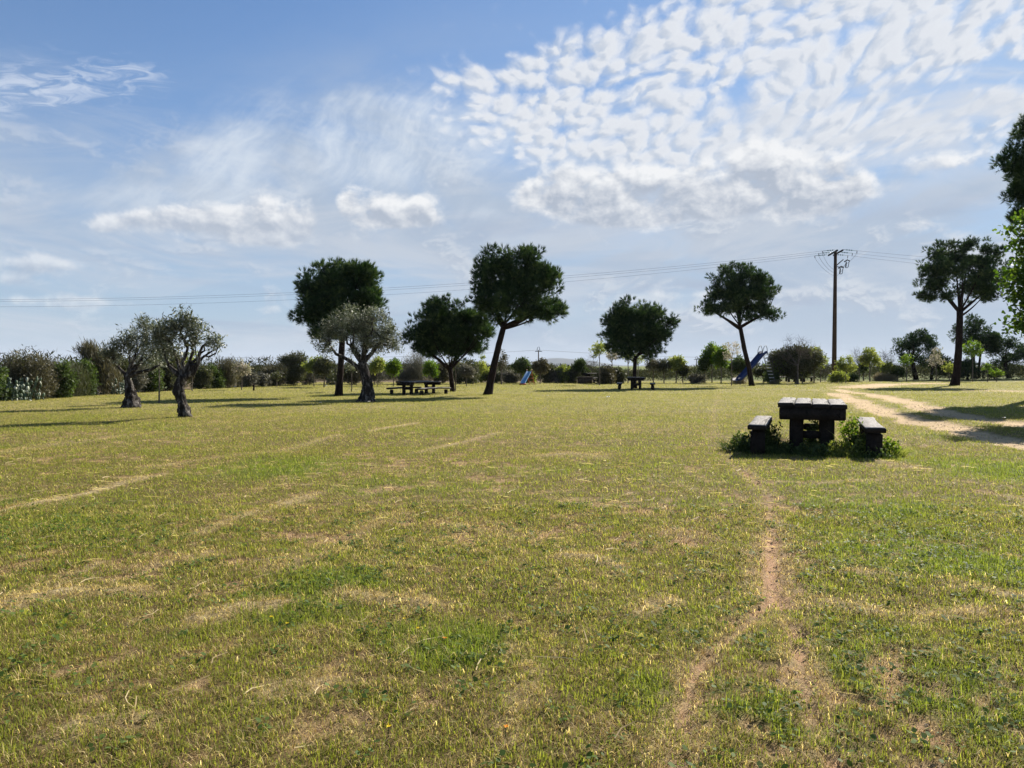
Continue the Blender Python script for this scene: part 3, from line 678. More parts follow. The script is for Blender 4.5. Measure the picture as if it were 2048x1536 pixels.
def tree(name, label, cat, base, trunk, lobes, style, leafmat, barkmat, nclump, clump_r, per, leaf, group=None, limbs=7, depth=1.0, seed=0, twigs=True,
         shell=0.4, rootflare=0.5, extra_limbs=None, limb_r=None, flute=None, Yd=None, crown_name='crown', lean=None, flat=0.75):
    """base: pixel of the foot; trunk: [(px, py, width px)...] from foot to fork; lobes: [(px, py, rx, ry[, dy])] in pixels, turned into real ellipsoids"""
    R = np.random.RandomState(seed + 100); rg = random.Random(seed)
    b0 = at(*base)
    if Yd: b0 = atd(base[0], base[1], Yd)
    Y = b0.y; b0.z = float(gz(b0.x, b0.y)) - 0.02
    m = Y / F
    root = empty(name, b0, label, cat, group)
    tp = [atd(p[0], p[1], Y) - b0 for p in trunk]; tp[0].z = -0.06
    tr = [p[2] * m * 0.5 for p in trunk]
    # resample the trunk
    path, rr_ = [], []
    NS = 9 if flute else 5
    for i in range(len(tp) - 1):
        for j in range(NS):
            t = j / NS; path.append(tp[i].lerp(tp[i + 1], t)); rr_.append(tr[i] * (1 - t) + tr[i + 1] * t)
    path.append(tp[-1]); rr_.append(tr[-1])
    h = (tp[-1].z - tp[0].z) + 1e-6
    for i, p in enumerate(path):
        fz = (p.z - tp[0].z)
        rr_[i] *= 1 + 0.45 * rootflare * math.exp(-fz / max(tr[0] * 1.6, 0.02))
    mb = MB()
    fl = [flute * (1 - 0.4 * i / len(path)) for i in range(len(path))] if flute else None
    mb.tube(path, rr_, 26 if flute else 10, 0.07 if not flute else 0.10, rg, True, fl)
    mb.build('trunk', barkmat, root, smooth=True)
    L3 = []
    for l in lobes:
        c = atd(l[0], l[1], Y) - b0; c.y += (l[4] if len(l) > 4 else 0.0)
        L3.append((c.x, c.y, c.z, l[2] * m, 0.5 * (l[2] + l[3]) * m * depth, l[3] * m))
    if nclump and style in ('pine', 'olive'):
        # boughs: groups of foliage clumps with gaps between them
        nfill = int(nclump * (.50 if style == 'pine' else .35)); nclump -= nfill
        nb = max(10, int(nclump / 6)); kb = np.arange(nclump) % nb
        Bc = in_lobes([(l[0], l[1], l[2], l[3] * .9, l[4] * .9, l[5] * .9) for l in L3], nb, R, .55); br_ = (.40 if style == 'pine' else .24) * (.7 + .6 * R.rand(nb))
        dd_ = R.randn(nclump, 3); dd_ /= np.linalg.norm(dd_, axis=1, keepdims=True)
        C = Bc[kb] + dd_ * (br_[kb] * (.45 + .55 * R.rand(nclump)))[:, None] * np.array([[1, 1, .62 if style == 'pine' else .85]])
        C = np.concatenate([C, in_lobes(L3, nfill, R, .15)]); nclump = len(C)
        C = C[C[:, 2] > 0.04]
    elif nclump:
        C = in_lobes(L3, nclump, R, shell)
        C = C[C[:, 2] > 0.04]
    else: C = np.zeros((0, 3))
    # limbs, then a twig from the nearest limb point to every clump
    fork = tp[-1]; br = MB(); pts = [fork]; lr = limb_r or tr[-1] * (0.38 if style == 'pine' else 0.5)
    ptr = [lr]
    if len(C):
        tg = C[R.choice(len(C), min(limbs, len(C)), replace=False)]
        for t in tg:
            t = Vector(t) ; st = fork if rg.random() < .6 or len(path) < 4 else path[-2]
            md = st.lerp(t, 0.5) + Vector((0, 0, -0.10 * (t - st).length)) * (1 if style != 'olive' else -.2)
            pl = bezier(st, md, st.lerp(t, .92), 9)
            if style == 'olive':
                for q_ in pl[2:-1]: q_ += Vector([(rg.random() - .5) * 0.10 * (t - st).length for _ in range(3)])
            rl = [lr * (1 - 0.8 * i / 8) for i in range(9)]
            br.tube(pl, rl, 6, 0.08, rg)
            pts += pl[2:]; ptr += rl[2:]
    for ex in (extra_limbs or []):
        pl0 = [atd(p[0], p[1], Y) - b0 + Vector((0, (p[3] if len(p) > 3 else 0), 0)) for p in ex]; rl0 = [p[2] * m * .5 for p in ex]
        pl, rl = [], []
        for i in range(len(pl0) - 1):
            for j in range(3):
                t = j / 3; pl.append(pl0[i].lerp(pl0[i + 1], t)); rl.append(rl0[i] * (1 - t) + rl0[i + 1] * t)
        pl.append(pl0[-1]); rl.append(rl0[-1])
        br.tube(pl, rl, 8, 0.1, rg); pts += pl[2:]; ptr += rl[2:]
    if twigs and len(C):
        PA = np.array([tuple(p) for p in pts])
        for c in C[::(1 if len(C) < 420 else 2)]:
            j = int(np.argmin(((PA - c) ** 2).sum(1))); s_ = Vector(PA[j]); e_ = Vector(c)
            if (e_ - s_).length < 0.03: continue
            md = s_.lerp(e_, .5) + Vector((0, 0, -0.06 * (e_ - s_).length))
            r0 = min(ptr[j] * .5, 0.035)
            br.tube(bezier(s_, md, e_, 4), [r0, r0 * .75, r0 * .5, r0 * .25], 3, cap=False)
    if style == 'bare':
        for c in C:
            for _ in range(per):
                d = Vector(R.randn(3)); d.z = abs(d.z) * 1.2; d.normalize(); e_ = Vector(c) + d * clump_r * (0.6 + rg.random())
                md = Vector(c).lerp(e_, .5) + Vector(R.randn(3)) * clump_r * .12
                br.tube([Vector(c), md, e_], [.008, .006, .003], 3, cap=False)
    if br.V: br.build('branches', barkmat, root, smooth=True)
    if style == 'bare' or not len(C): return root
    # foliage
    n = len(C); cv = R.rand(n)
    cen = np.repeat(C, per, 0); v = np.repeat(cv, per) * 0.55 + R.rand(n * per) * 0.45
    d = R.randn(n * per, 3); d /= np.linalg.norm(d, axis=1, keepdims=True)
    rr2 = clump_r * (.8 if style == 'pine' else 1) * (0.35 + 0.65 * R.rand(n * per) ** .5)
    pos = cen + d * rr2[:, None] * np.array([[1, 1, flat]])
    pos[:, 2] = np.maximum(pos[:, 2], 0.01)
    if style == 'pine':
        K, Ln, Wn = leaf; ax = d * 1.0 + np.array([[0, 0, 0.6]]) + R.randn(*d.shape) * .2
        ax = np.repeat(ax, K, 0); sp = R.randn(len(ax), 3) * 0.36
        V, Fc = needle_tris(np.repeat(pos, K, 0), ax + sp, Ln, Wn, R); vv = np.repeat(np.repeat(v, K), 3)
    elif style in ('olive', 'leaf', 'bush', 'feather'):
        K, Ln, Wn = leaf
        ax = d * .6 + R.randn(*d.shape) * .7 + np.array([[0, 0, {'olive': .25, 'leaf': -.25, 'bush': .3, 'feather': 1.6}[style]]])
        if lean is not None: ax = ax + np.array([lean])
        ps = np.repeat(pos, K, 0) + R.randn(n * per * K, 3) * Ln * .55
        ax = np.repeat(ax, K, 0) + R.randn(n * per * K, 3) * .6
        if style == 'leaf' and Ln > 0.09:
            V, Fc = leaf_hex(ps, ax, Ln, Wn, R); k = 6
        else:
            V, Fc = leaf_quads(ps, ax, Ln, Wn, R); k = 4
        vv = np.repeat(np.clip(np.repeat(v, K) + R.randn(len(ps)) * .12, 0, 1), k)
    mesh_np(crown_name, V, Fc, leafmat, root, attrs={'v': vv})
    return root

# ------------------------------------------------------------------ the stone pines
PG = 'umbrella pines standing about the field'
def pine(label, base, trunk, lobes, seed, nclump=170, cr=.34, per=26, leaf=(16, .25, .024), limbs=9, **k):
    return tree('pine_tree', label, 'tree', base, trunk, lobes, 'pine', F_pine, M_pinebark, nclump, cr, per, leaf, PG, limbs, seed=seed, **k)
pine('tall round pine on a straight trunk behind the twisted olive beside the long table', (677, 792), [(677, 792, 15), (681, 740, 12.5), (684, 690, 12), (684, 640, 11)],
     [(690, 552, 56, 36), (718, 575, 46, 46), (640, 570, 46, 40), (622, 612, 34, 42), (668, 620, 60, 50), (735, 610, 28, 36), (660, 655, 40, 26), (716, 650, 40, 24)], 1, 460, per=17)
pine('tallest pine in mid field, leaning right with a broad two-topped crown', (975, 789), [(975, 789, 16), (984, 750, 14), (995, 700, 12.5), (1009, 648, 11)],
     [(1000, 522, 44, 32), (1058, 518, 26, 28), (1030, 560, 76, 42), (975, 585, 30, 36), (1088, 608, 48, 32), (1030, 612, 60, 30), (975, 550, 28, 30), (1090, 560, 28, 36)], 2, 400, per=17,
     extra_limbs=[[(1006, 655, 11), (1045, 638, 8), (1080, 615, 4)], [(1004, 650, 9), (992, 625, 6), (975, 590, 3)]])
pine('round low pine forking above a short trunk, right of the long picnic table', (905, 784), [(906, 784, 9.5), (903, 760, 9), (900, 734, 9.5)],
     [(895, 630, 62, 32), (845, 665, 34, 42), (948, 665, 38, 42), (900, 668, 66, 36), (862, 690, 36, 20), (935, 695, 34, 20), (900, 700, 40, 20)], 3, 420, per=17,
     extra_limbs=[[(900, 740, 8), (878, 720, 6), (855, 700, 3)], [(901, 738, 8), (915, 715, 5), (935, 695, 3)]])
pine('small dense pine directly behind the picnic table at centre right', (1270, 777), [(1270, 777, 8.5), (1269, 750, 8), (1270, 715, 7.5)],
     [(1278, 622, 46, 28), (1232, 655, 36, 30), (1312, 658, 40, 36), (1275, 665, 62, 34), (1260, 692, 44, 20), (1305, 698, 40, 18), (1245, 635, 26, 20)], 4, 440, per=17)
pine('open pine with a leaning trunk crossing the tall blue slide', (1504, 772), [(1504, 772, 10.5), (1498, 735, 9.5), (1488, 695, 9), (1480, 652, 8)],
     [(1478, 555, 34, 28), (1445, 572, 34, 28), (1520, 578, 36, 36), (1480, 592, 66, 30), (1412, 612, 36, 18), (1528, 620, 32, 22), (1440, 616, 40, 14), (1545, 632, 20, 14), (1500, 630, 34, 12)], 5, 400, per=17,
     extra_limbs=[[(1479, 655, 7), (1455, 640, 5), (1425, 622, 2.5)], [(1480, 655, 7), (1505, 640, 5), (1535, 625, 2.5)], [(1479, 652, 7), (1478, 620, 5), (1478, 590, 2)]])
pine('flat-bottomed pine on a dark trunk between the sandy track and the right edge', (1910, 771), [(1909, 771, 16.5), (1915, 735, 14), (1918, 680, 12.5), (1920, 622, 12)],
     [(1895, 505, 46, 26), (1955, 506, 42, 28), (1855, 545, 32, 40), (1920, 548, 74, 38), (1985, 548, 34, 42), (1880, 582, 42, 20), (1960, 588, 44, 22)], 6, 460, per=17,
     extra_limbs=[[(1920, 625, 7), (1900, 603, 5.5), (1882, 580, 3)], [(1920, 625, 6), (1940, 608, 5), (1962, 590, 2)], [(1919, 620, 8), (1926, 580, 5), (1932, 545, 2)]])
pine('towering near pine whose crown comes in from the right edge of the photo', (2100, 794), [(2100, 794, 34), (2102, 650, 28), (2098, 480, 22)],
     [(2082, 265, 54, 42), (2044, 325, 48, 40), (2100, 340, 80, 60), (2074, 390, 48, 34), (2140, 300, 70, 70), (2130, 400, 70, 50), (2070, 430, 50, 26)], 7, 560, per=30, leaf=(14, .21, .017), Yd=34)
pine('far dark pine left of the flat-bottomed one, its foot among saplings', (1833, 761), [(1833, 761, 9), (1828, 740, 8), (1822, 715, 7)],
     [(1840, 672, 22, 16), (1815, 685, 26, 22), (1862, 690, 22, 24), (1835, 705, 38, 24), (1795, 705, 18, 18), (1800, 722, 18, 12), (1860, 722, 22, 14)], 8, 200, cr=.4, per=22, leaf=(9, .22, .03))
pine('far pine with a domed crown behind the bright yellow-green sapling', (1949, 760), [(1949, 760, 9), (1946, 735, 8), (1946, 705, 7)],
     [(1950, 648, 22, 17), (1935, 665, 32, 18), (1972, 668, 28, 20), (1915, 672, 14, 14), (1955, 685, 40, 16)], 9, 180, cr=.4, per=22, leaf=(9, .22, .03))
pine('thin-stemmed far pine touching the domed one', (1958, 760), [(1958, 760, 5), (1958, 735, 4.5), (1962, 700, 4)], [(1980, 682, 20, 14), (1985, 700, 16, 10)], 10, 60, cr=.4, per=20, leaf=(9, .22, .03))
pine('spreading dull brown-green pine at the far right edge', (2019, 760), [(2019, 760, 9), (2014, 740, 8), (2008, 722, 7)],
     [(2010, 690, 34, 16), (1990, 705, 24, 16), (2035, 708, 34, 22), (2015, 722, 34, 16), (2060, 700, 30, 22)], 12, 190, cr=.4, per=20, leaf=(9, .22, .03))
pine('dark low pine between two far trunks left of the domed pine', (1862, 761), [(1862, 761, 5), (1864, 742, 5), (1866, 728, 4)], [(1875, 722, 22, 16), (1895, 735, 16, 14)], 13, 80, cr=.4, per=20, leaf=(9, .22, .03))
pine('squat far pine with a crown brushing the grass right of the thick trunk', (1935, 761), [(1935, 761, 5), (1935, 752, 4), (1935, 742, 4)], [(1935, 738, 20, 16), (1922, 745, 12, 12)], 14, 70, cr=.4, per=20, leaf=(9, .22, .03))

# ------------------------------------------------------------------ the old olives
OG = 'old olive trees on the left of the field'
def olive(label, base, trunk, lobes, seed, nclump, extra, **k):
    return tree('olive_tree', label, 'tree', base, trunk, lobes, 'olive', F_olive, M_olivebark, nclump, .125, 6, (4, .115, .030), OG, 6, seed=seed,
                extra_limbs=extra, shell=.15, flute=.24, rootflare=0.45, flat=.9, **k)
olive('leftmost olive, with a swollen hollow foot and a crown swept to the left and right', (263, 814), [(264, 814, 33), (263, 800, 27), (260, 787, 19), (258, 770, 14), (254, 750, 11)],
      [(280, 652, 16, 12), (258, 672, 17, 17), (245, 690, 14, 18), (280, 685, 22, 20), (305, 655, 16, 14), (222, 700, 15, 15), (305, 705, 20, 18), (235, 716, 18, 9), (295, 728, 20, 8), (318, 680, 14, 16), (270, 712, 14, 10)], 21, 230,
      [[(254, 752, 10), (268, 740, 7), (280, 722, 5), (288, 705, 3)], [(256, 754, 9), (278, 745, 7), (300, 740, 6), (320, 730, 3)], [(253, 750, 8), (240, 738, 5), (228, 720, 3)]])
olive('slender twisted olive with one broken bare limb, second olive from the left', (371, 835), [(373, 835, 22), (368, 820, 21), (362, 800, 17), (357, 783, 20), (360, 768, 18), (368, 752, 19)],
      [(372, 640, 13, 13), (385, 652, 12, 13), (345, 652, 11, 12), (355, 668, 14, 14), (392, 676, 11, 15), (328, 668, 14, 16), (330, 695, 16, 12), (425, 682, 15, 8), (436, 692, 9, 8), (418, 662, 5, 11), (350, 700, 15, 9), (315, 680, 10, 12), (375, 690, 8, 14)], 22, 185,
      [[(368, 756, 16), (385, 745, 14), (396, 725, 8), (399, 705, 6), (407, 690, 4)], [(398, 706, 4), (404, 692, 2.5), (416, 683, 2), (430, 686, 1)],
       [(366, 756, 13), (352, 745, 11), (338, 732, 7), (330, 712, 4), (328, 700, 2)], [(394, 728, 3), (391, 700, 2.5), (388, 675, 1.5)], [(362, 740, 4), (353, 718, 2.5), (345, 690, 1.5)]])
olive('stout olive with a spreading silvery crown, in front of the tall round pine', (734, 803), [(734, 803, 32), (736, 790, 24), (734, 768, 19), (729, 745, 17), (725, 724, 17)],
      [(700, 635, 40, 24), (745, 645, 44, 28), (665, 655, 20, 20), (770, 675, 32, 30), (725, 670, 50, 28), (652, 690, 20, 16), (785, 695, 18, 22), (745, 700, 40, 14), (690, 660, 40, 24)], 23, 560,
      [[(728, 745, 11), (708, 728, 8), (690, 716, 7), (672, 708, 6), (660, 690, 3)], [(724, 725, 11), (711, 708, 8), (706, 690, 6), (708, 665, 3)], [(727, 724, 11), (745, 705, 8), (758, 685, 5), (765, 665, 3)], [(726, 722, 9), (728, 695, 6), (732, 660, 3)]])

# ------------------------------------------------------------------ leafy tree coming in at the right
tree('mulberry_tree', 'broad-leaved tree with backlit bright green leaves at the right edge', 'tree', (2120, 836), [(2120, 836, 22), (2118, 760, 18), (2115, 690, 15)],
     [(2058, 462, 44, 38), (2084, 560, 74, 62), (2056, 580, 34, 34), (2040, 505, 22, 14), (2100, 500, 70, 60), (2060, 640, 42, 34), (2130, 610, 60, 60), (2140, 520, 60, 70), (2030, 560, 14, 9)], 'leaf', F_mulberry, M_graybark,
     620, .24, 8, (2, .105, .085), None, 9, seed=31, shell=.2, Yd=20, flat=.9)

# ------------------------------------------------------------------ picnic tables and benches
def shade_sides(o):
    """paints shade into the sides and ends as dark timber, the top stays weathered grey"""
    o.data.materials.append(M_darktimber)
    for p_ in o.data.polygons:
        if abs(p_.normal.z) < .75 or p_.center.z < 0: p_.material_index = 1  # faces off the top get their shade as a dark material
def plank(mb, L, Wd, T, rg, sag=0.0, curve=0.0):
    """one worn plank along local Y, centred on the origin"""
    ny, nx = 14, 4; base = len(mb.V)
    prof = [(-.5, -.5), (-.5, .35), (-.42, .5), (0, .5), (.42, .5), (.5, .35), (.5, -.5)]
    ph = [rg.random() * 6 for _ in range(3)]; n = len(prof)
    for i in range(ny + 1):
        t = i / ny; y = (t - .5) * L
        ww = Wd * (1 + .02 * math.sin(5 * t + ph[0]) - (0.05 if i in (0, ny) else 0))
        for (a, b) in prof:
            jx = (rg.random() - .5) * .006; jz = (rg.random() - .5) * .004
            mb.V.append((a * ww + curve * math.sin(math.pi * t) + jx, y + (rg.random() - .5) * .01 * (i in (0, ny)), b * T + sag * (1 - math.sin(math.pi * t)) * -1 * (0 if a == 9 else 1) + jz))
    for i in range(ny):
        for k in range(n):
            k2 = (k + 1) % n
            mb.Q.append((base + i * n + k, base + (i + 1) * n + k, base + (i + 1) * n + k2, base + i * n + k2))
    for e, rev in ((0, False), (ny, True)):
        ix = [base + e * n + k for k in range(n)]
        if rev: ix = ix[::-1]
        for i in range(1, n - 1): mb.T.append((ix[0], ix[i], ix[i + 1]))
def table(loc, rz, label, seed, group=None, W_=1.05, L_=2.25, H_=.82, name='picnic_table', leg=.21):
    rg = random.Random(seed); t = empty(name, loc, label, 'table', group, rz)
    nP = 4; w = W_ / nP
    for i in range(nP):
        mb = MB(); plank(mb, L_ * (1 + (rg.random() - .5) * .015), w - .012, .072, rg)
        o = mb.build('plank', M_top, t); shade_sides(o); o.location = ((i - (nP - 1) / 2) * w, 0, H_ - .036 + (rg.random() - .5) * .008 - i * .004)
        o.rotation_euler = (0, (rg.random() - .5) * .015, (rg.random() - .5) * .006)
    for s in (-1, 1):
        MB().box((0, s * (L_ / 2 - .10), H_ - .078 - (.095 if leg > .2 else .06)), (W_ - .06, .15, .19 if leg > .2 else .12), bevel=.012, jit=.004, rg=rg).build('beam', M_darktimber, t)
        for sx in (-1, 1):
            MB().box((sx * (W_ / 2 - .29), s * (L_ / 2 - .28), (H_ - .075) / 2 - .04), (leg, leg * .86, H_ - .075 - .07), bevel=.02, jit=.006, rg=rg).build('leg', M_darktimber, t)
        MB().box((0, s * (L_ / 2 - .28), .30), (W_ - .58 - leg + .004, .09, .12), bevel=.012).build('stretcher', M_darktimber, t)
    return t
def bench(loc, rz, label, seed, group=None, L_=2.3, W_=.31, H_=.45, curve=0.0, leg=.22):
    rg = random.Random(seed); b = empty('bench', loc, label, 'bench', group, rz)
    mb = MB(); plank(mb, L_, W_, .075, rg, sag=0.025, curve=curve)
    o = mb.build('seat', M_top, b); shade_sides(o); o.location = (0, 0, H_ - .037)
    for s in (-1, 1):
        MB().box((curve * .25, s * (L_ / 2 - .22), (H_ - .10) / 2 - .03), (leg, leg * .9, H_ - .08), bevel=.02, jit=.006, rg=rg).build('leg', M_darktimber, b)
    return b
AX = Vector((math.sin(rad(22)), math.cos(rad(22)), 0))
def setup(cx, cy, ang, labels, seed, off=1.05, L_=2.25, o2=None, Wt=1.05, H_=.82, leg=.16):
    a = rad(ang); z = float(gz(cx, cy)); dx_ = Vector((math.cos(a), -math.sin(a), 0))
    table((cx, cy, z), -a, labels[0], seed, 'picnic tables of dark timber', L_=L_, W_=Wt, H_=H_, leg=leg)
    for s, lb in ((-1, labels[1]), (1, labels[2])):
        p = Vector((cx, cy, z)) + dx_ * s * off
        bench(p, -a + (o2 or (0, 0))[0 if s < 0 else 1], lb, seed + 5 + s, 'timber benches beside the tables', L_=L_ + .05, H_=H_ * .55, leg=leg)
NT_ = (5.18, 12.95)
table((NT_[0], NT_[1], float(gz(*NT_))), -rad(21.5), 'near weathered grey picnic table with weeds round its legs', 1, 'picnic tables of dark timber')
BG = 'timber benches beside the tables'
bench((4.27, 12.87, float(gz(4.27, 12.87))), -rad(21.1), 'bench on the left of the near table', 5, BG, L_=2.4, W_=.29, H_=.50, curve=.03)
bench((5.97, 12.45, float(gz(5.97, 12.45))), -rad(22.4), 'bench on the right of the near table, curved along its side', 7, BG, L_=2.6, W_=.28, H_=.50, curve=-.055)
p = at(838, 789); setup(p.x, p.y, 33, ['long dark picnic table between the stout olive and the low round pine', 'bench at the near left of the long table by the olive', 'bench at the far right of the long table by the olive'], 20, off=.95, H_=.64, leg=.15)
p = at(1272, 778.5); setup(p.x, p.y, 9.5, ['dark picnic table seen end on under the small dense pine', 'bench left of the table under the small dense pine', 'bench right of the table under the small dense pine'], 40, off=.98, H_=.74)
p = at(1590, 764); setup(p.x, p.y, 40, ['far picnic table in front of the round clipped bush', 'pale-lit bench left of the far table by the round bush', 'bench right of the far table by the round bush'], 60, off=1.1)
p = at(1192, 766); setup(p.x, p.y, 60, ['far picnic table beside the square masonry block', 'bench left of the table beside the masonry block', 'bench right of the table beside the masonry block'], 80, off=1.0)
p = at(1170, 767.5)
t = empty('barbecue_block', (p.x, p.y, float(gz(p.x, p.y))), 'low square brown masonry block on the grass beyond the slides', 'barbecue')
rgb = random.Random(4)
MB().box((0, 0, .22), (1.1, .8, .46), bevel=.03, jit=.02, rg=rgb).build('base', M_block, t)
MB().box((0, 0, .50), (1.2, .9, .09), bevel=.02, jit=.01, rg=rgb).build('slab', M_block, t)

# ------------------------------------------------------------------ the tall slide
p = at(1535, 768.5); Yd = p.y
foot = at(1477, 768.5); top = Vector((0, 0, 2.42))
ang = rad(28)
t = empty('playground_slide', (p.x - .25, p.y, float(gz(p.x, p.y))), 'tall slide with a dark blue chute and a steel ladder, behind the leaning pine', 'slide', rz=0)
ux = Vector((-math.cos(ang), math.sin(ang) * -1, 0)); uy = Vector((math.sin(ang), -math.cos(ang), 0))
uy = Vector((-ux.y, ux.x, 0))
def SP(a, b, z): return ux * a + uy * b + Vector((0, 0, z))
mb = MB(); pr = [(0.0, 2.40), (.25, 2.34), (1.2, 1.50), (2.2, .66), (2.62, .36), (3.0, .32)]
hw_ = .27
for i in range(len(pr) - 1):
    (a0, z0), (a1, z1) = pr[i], pr[i + 1]; o = len(mb.V)
    for (a_, z_) in ((a0, z0), (a1, z1)):
        for (b_, dz_) in ((-hw_, .17), (-hw_, 0), (hw_, 0), (hw_, .17), (hw_ + .035, .17), (hw_ + .035, -.04), (-hw_ - .035, -.04), (-hw_ - .035, .17)):
            mb.V.append(tuple(SP(a_, b_, z_ + dz_)))
    for k in range(8): mb.Q.append((o + k, o + (k + 1) % 8, o + 8 + (k + 1) % 8, o + 8 + k))
mb.build('chute', M_blue, t)
for s in (-1, 1):
    MB().tube([SP(-1.0, s * .25, -.05), SP(-.05, s * .25, 2.42), SP(.0, s * .25, 2.75), SP(.10, s * .25, 2.95), SP(.28, s * .25, 2.9), SP(.42, s * .25, 2.62), SP(.45, s * .25, 2.3)], .022, 6).build('handrail', M_steel, t)
    MB().tube([SP(-.62, s * .36, 1.0), SP(-.42, s * .34, 2.0), SP(-.25, s * .32, 2.35), SP(0.1, s * .28, 2.42)], .018, 6).build('side_rail', M_steel, t)
for k in range(9):
    z_ = .25 + k * .25; f_ = (z_ + .05) / 2.47; a_ = -1.0 + .95 * f_
    MB().tube([SP(a_, -.25, z_), SP(a_, .25, z_)], .032, 6).build('rung', M_rung, t)
MB().box(tuple(SP(-.02, 0, 2.40)), (.3, .5, .03), mat=Matrix.Rotation(math.atan2(ux.y, ux.x), 4, 'Z')).build('platform', M_blue, t)
for s in (-.2, .2): MB().tube([SP(2.7, s, -.05), SP(2.7, s, .33)], .025, 6).build('chute_support', M_steel, t)
# ------------------------------------------------------------------ the small slide
p = at(1050, 770)
t = empty('toddler_slide', (p.x, p.y, float(gz(p.x, p.y))), 'small slide with a pale blue chute and red frame, far out in mid field', 'slide', rz=rad(0))
e0, e1 = Vector((-.18, -.5, .12)), Vector((.32, .55, 1.0)); sd_ = (e1 - e0).cross(Vector((0, 0, 1))).normalized()
def chute(mb, a, b, w, h):
    nn = sd_.cross((b - a).normalized()); o = len(mb.V)
    for p_ in (a, b):
        for (k, q_) in ((-w, h), (-w, 0), (w, 0), (w, h), (w + .02, h), (w + .02, -.02), (-w - .02, -.02), (-w - .02, h)):
            mb.V.append(tuple(p_ + sd_ * k + Vector((0, 0, q_))))
    for k in range(8): mb.Q.append((o + k, o + (k + 1) % 8, o + 8 + (k + 1) % 8, o + 8 + k))
mb = MB(); chute(mb, e0, e1, .17, .08); mb.build('chute', M_sky, t)
for s in (-1, 1):
    MB().tube([e1 + sd_ * s * .2 + Vector((.22, .28, -1.05)), e1 + sd_ * s * .2, e1 + sd_ * s * .2 + Vector((0, 0, .16))], .025, 6).build('frame', M_red, t)
for k in range(3):
    c = e1 + Vector((.22, .28, -1.05)) * (.25 + .25 * k); MB().tube([c - sd_ * .2, c + sd_ * .2], .02, 6).build('rung', M_red, t)
MB().box(tuple(e0 + Vector((0, 0, -.07))), (.48, .3, .16), bevel=.02).build('foot', M_red, t)

# ------------------------------------------------------------------ power pole, its wires, the distant poles
pb = at(1668, 763); Yp = pb.y; mp = Yp / F; topz = atd(1668, 503, Yp).z
t = empty('utility_pole', (pb.x, pb.y, float(gz(pb.x, pb.y))), 'tall brown utility pole with crossarms and insulators beside the sandy track', 'pole')
lean_x = (atd(1671, 503, Yp).x - pb.x)
MB().tube([(0, 0, -.1), (lean_x * .3, 0, 3.5), (lean_x * .6, 0, 7), (lean_x, 0, topz)], [.215, .19, .165, .13], 16).build('pole', M_poleWood, t, smooth=True)
T0 = Vector((lean_x, 0, topz))
arm = Vector((.23, 1.40, 0)).normalized()
side = Vector((arm.y, -arm.x, 0))
for s in (-1, 1):
    MB().box(tuple(T0 + side * s * .22 + Vector((0, 0, -.12))), (.10, 3.2, .13), mat=Matrix.Rotation(-math.atan2(arm.x, arm.y), 4, 'Z')).build('crossarm', M_dark, t)
ends = []
for k, a_ in enumerate((-1.45, 0.0, 1.45)):
    for s in (-1, 1):
        st = T0 + arm * a_ + side * s * .28 + Vector((0, 0, -.06)); en = st + Vector((s * 1.2, s * -.05, -.10))
        mb = MB(); mb.tube([st, en], .018, 6)
        for j in range(3):
            c = st.lerp(en, .28 + .17 * j); mb.tube([c - Vector((.03 * s, 0, 0)), c + Vector((.03 * s, 0, 0))], [.062, .045], 10)
        mb.build('insulator', M_glass, t); ends.append((s, k, en))
        MB().tube([en, en + Vector((-.02 * s, 0, -.22))], .03, 6).build('clamp', M_dark, t)
for s, k, en in ends:
    if k == 1 and s > 0: continue
    tgt = T0 + Vector((-.17 * (1 if s < 0 else -1), 0, -1.6 - .28 * k))
    MB().tube(bezier(en + Vector((0, 0, -.2)), en.lerp(tgt, .5) + Vector((.12 * s, 0, -.45)), tgt, 8), .011, 4).build('jumper_wire', M_dark, t)
MB().tube([T0 + Vector((.1, 0, -1.25)), T0 + Vector((.75, .1, -.70))], .045, 6).build('brace', M_dark, t)
for (ox, oz) in ((.42, -1.62), (.95, -1.05)):
    mb = MB(); mb.tube([T0 + Vector((ox - .15, 0, oz + .12)), T0 + Vector((ox + .12, 0, oz + .3)), T0 + Vector((ox + .34, 0, oz + .2))], .05, 6)
    mb.tube([T0 + Vector((ox + .30, 0, oz + .22)), T0 + Vector((ox + .2, 0, oz - .35)), T0 + Vector((ox + .05, 0, oz - .42))], .028, 6)
    mb.tube([T0 + Vector((ox + .03, 0, oz + .1)), T0 + Vector((ox - .02, 0, oz - .4))], .055, 8)
    mb.build('fuse_switch', M_dark, t)
MB().tube([T0 + Vector((.12, 0, -1.35)), T0 + Vector((.75, 0, -1.45))], .03, 6).build('bracket', M_dark, t)
P0 = Vector((pb.x, pb.y, float(gz(pb.x, pb.y))))
wl = ['nearest', 'middle', 'farthest']
for s, k, en in ends:
    a_ = P0 + en
    if s < 0: b_ = Vector((-128 + 0.0 * k, Yp + 2.0 * k - 6, topz + .1)); sag = 4.62 if k < 2 else 4.95
    else: b_ = Vector((150, Yp + 14 + 2 * k, topz + .1)); sag = 2.2 + .35 * k
    pts_ = []
    for i in range(61):
        u_ = i / 60; q_ = a_.lerp(b_, u_); q_.z -= 4 * sag * u_ * (1 - u_) ; pts_.append(q_)
    o = MB().tube(pts_, .0075, 5, cap=False).build('power_line', M_dark)
    tag(o, '%s of three wires from the tall pole to the %s' % (wl[k], 'left across the sky' if s < 0 else 'right edge'), 'power line', 'overhead wires of the tall pole')
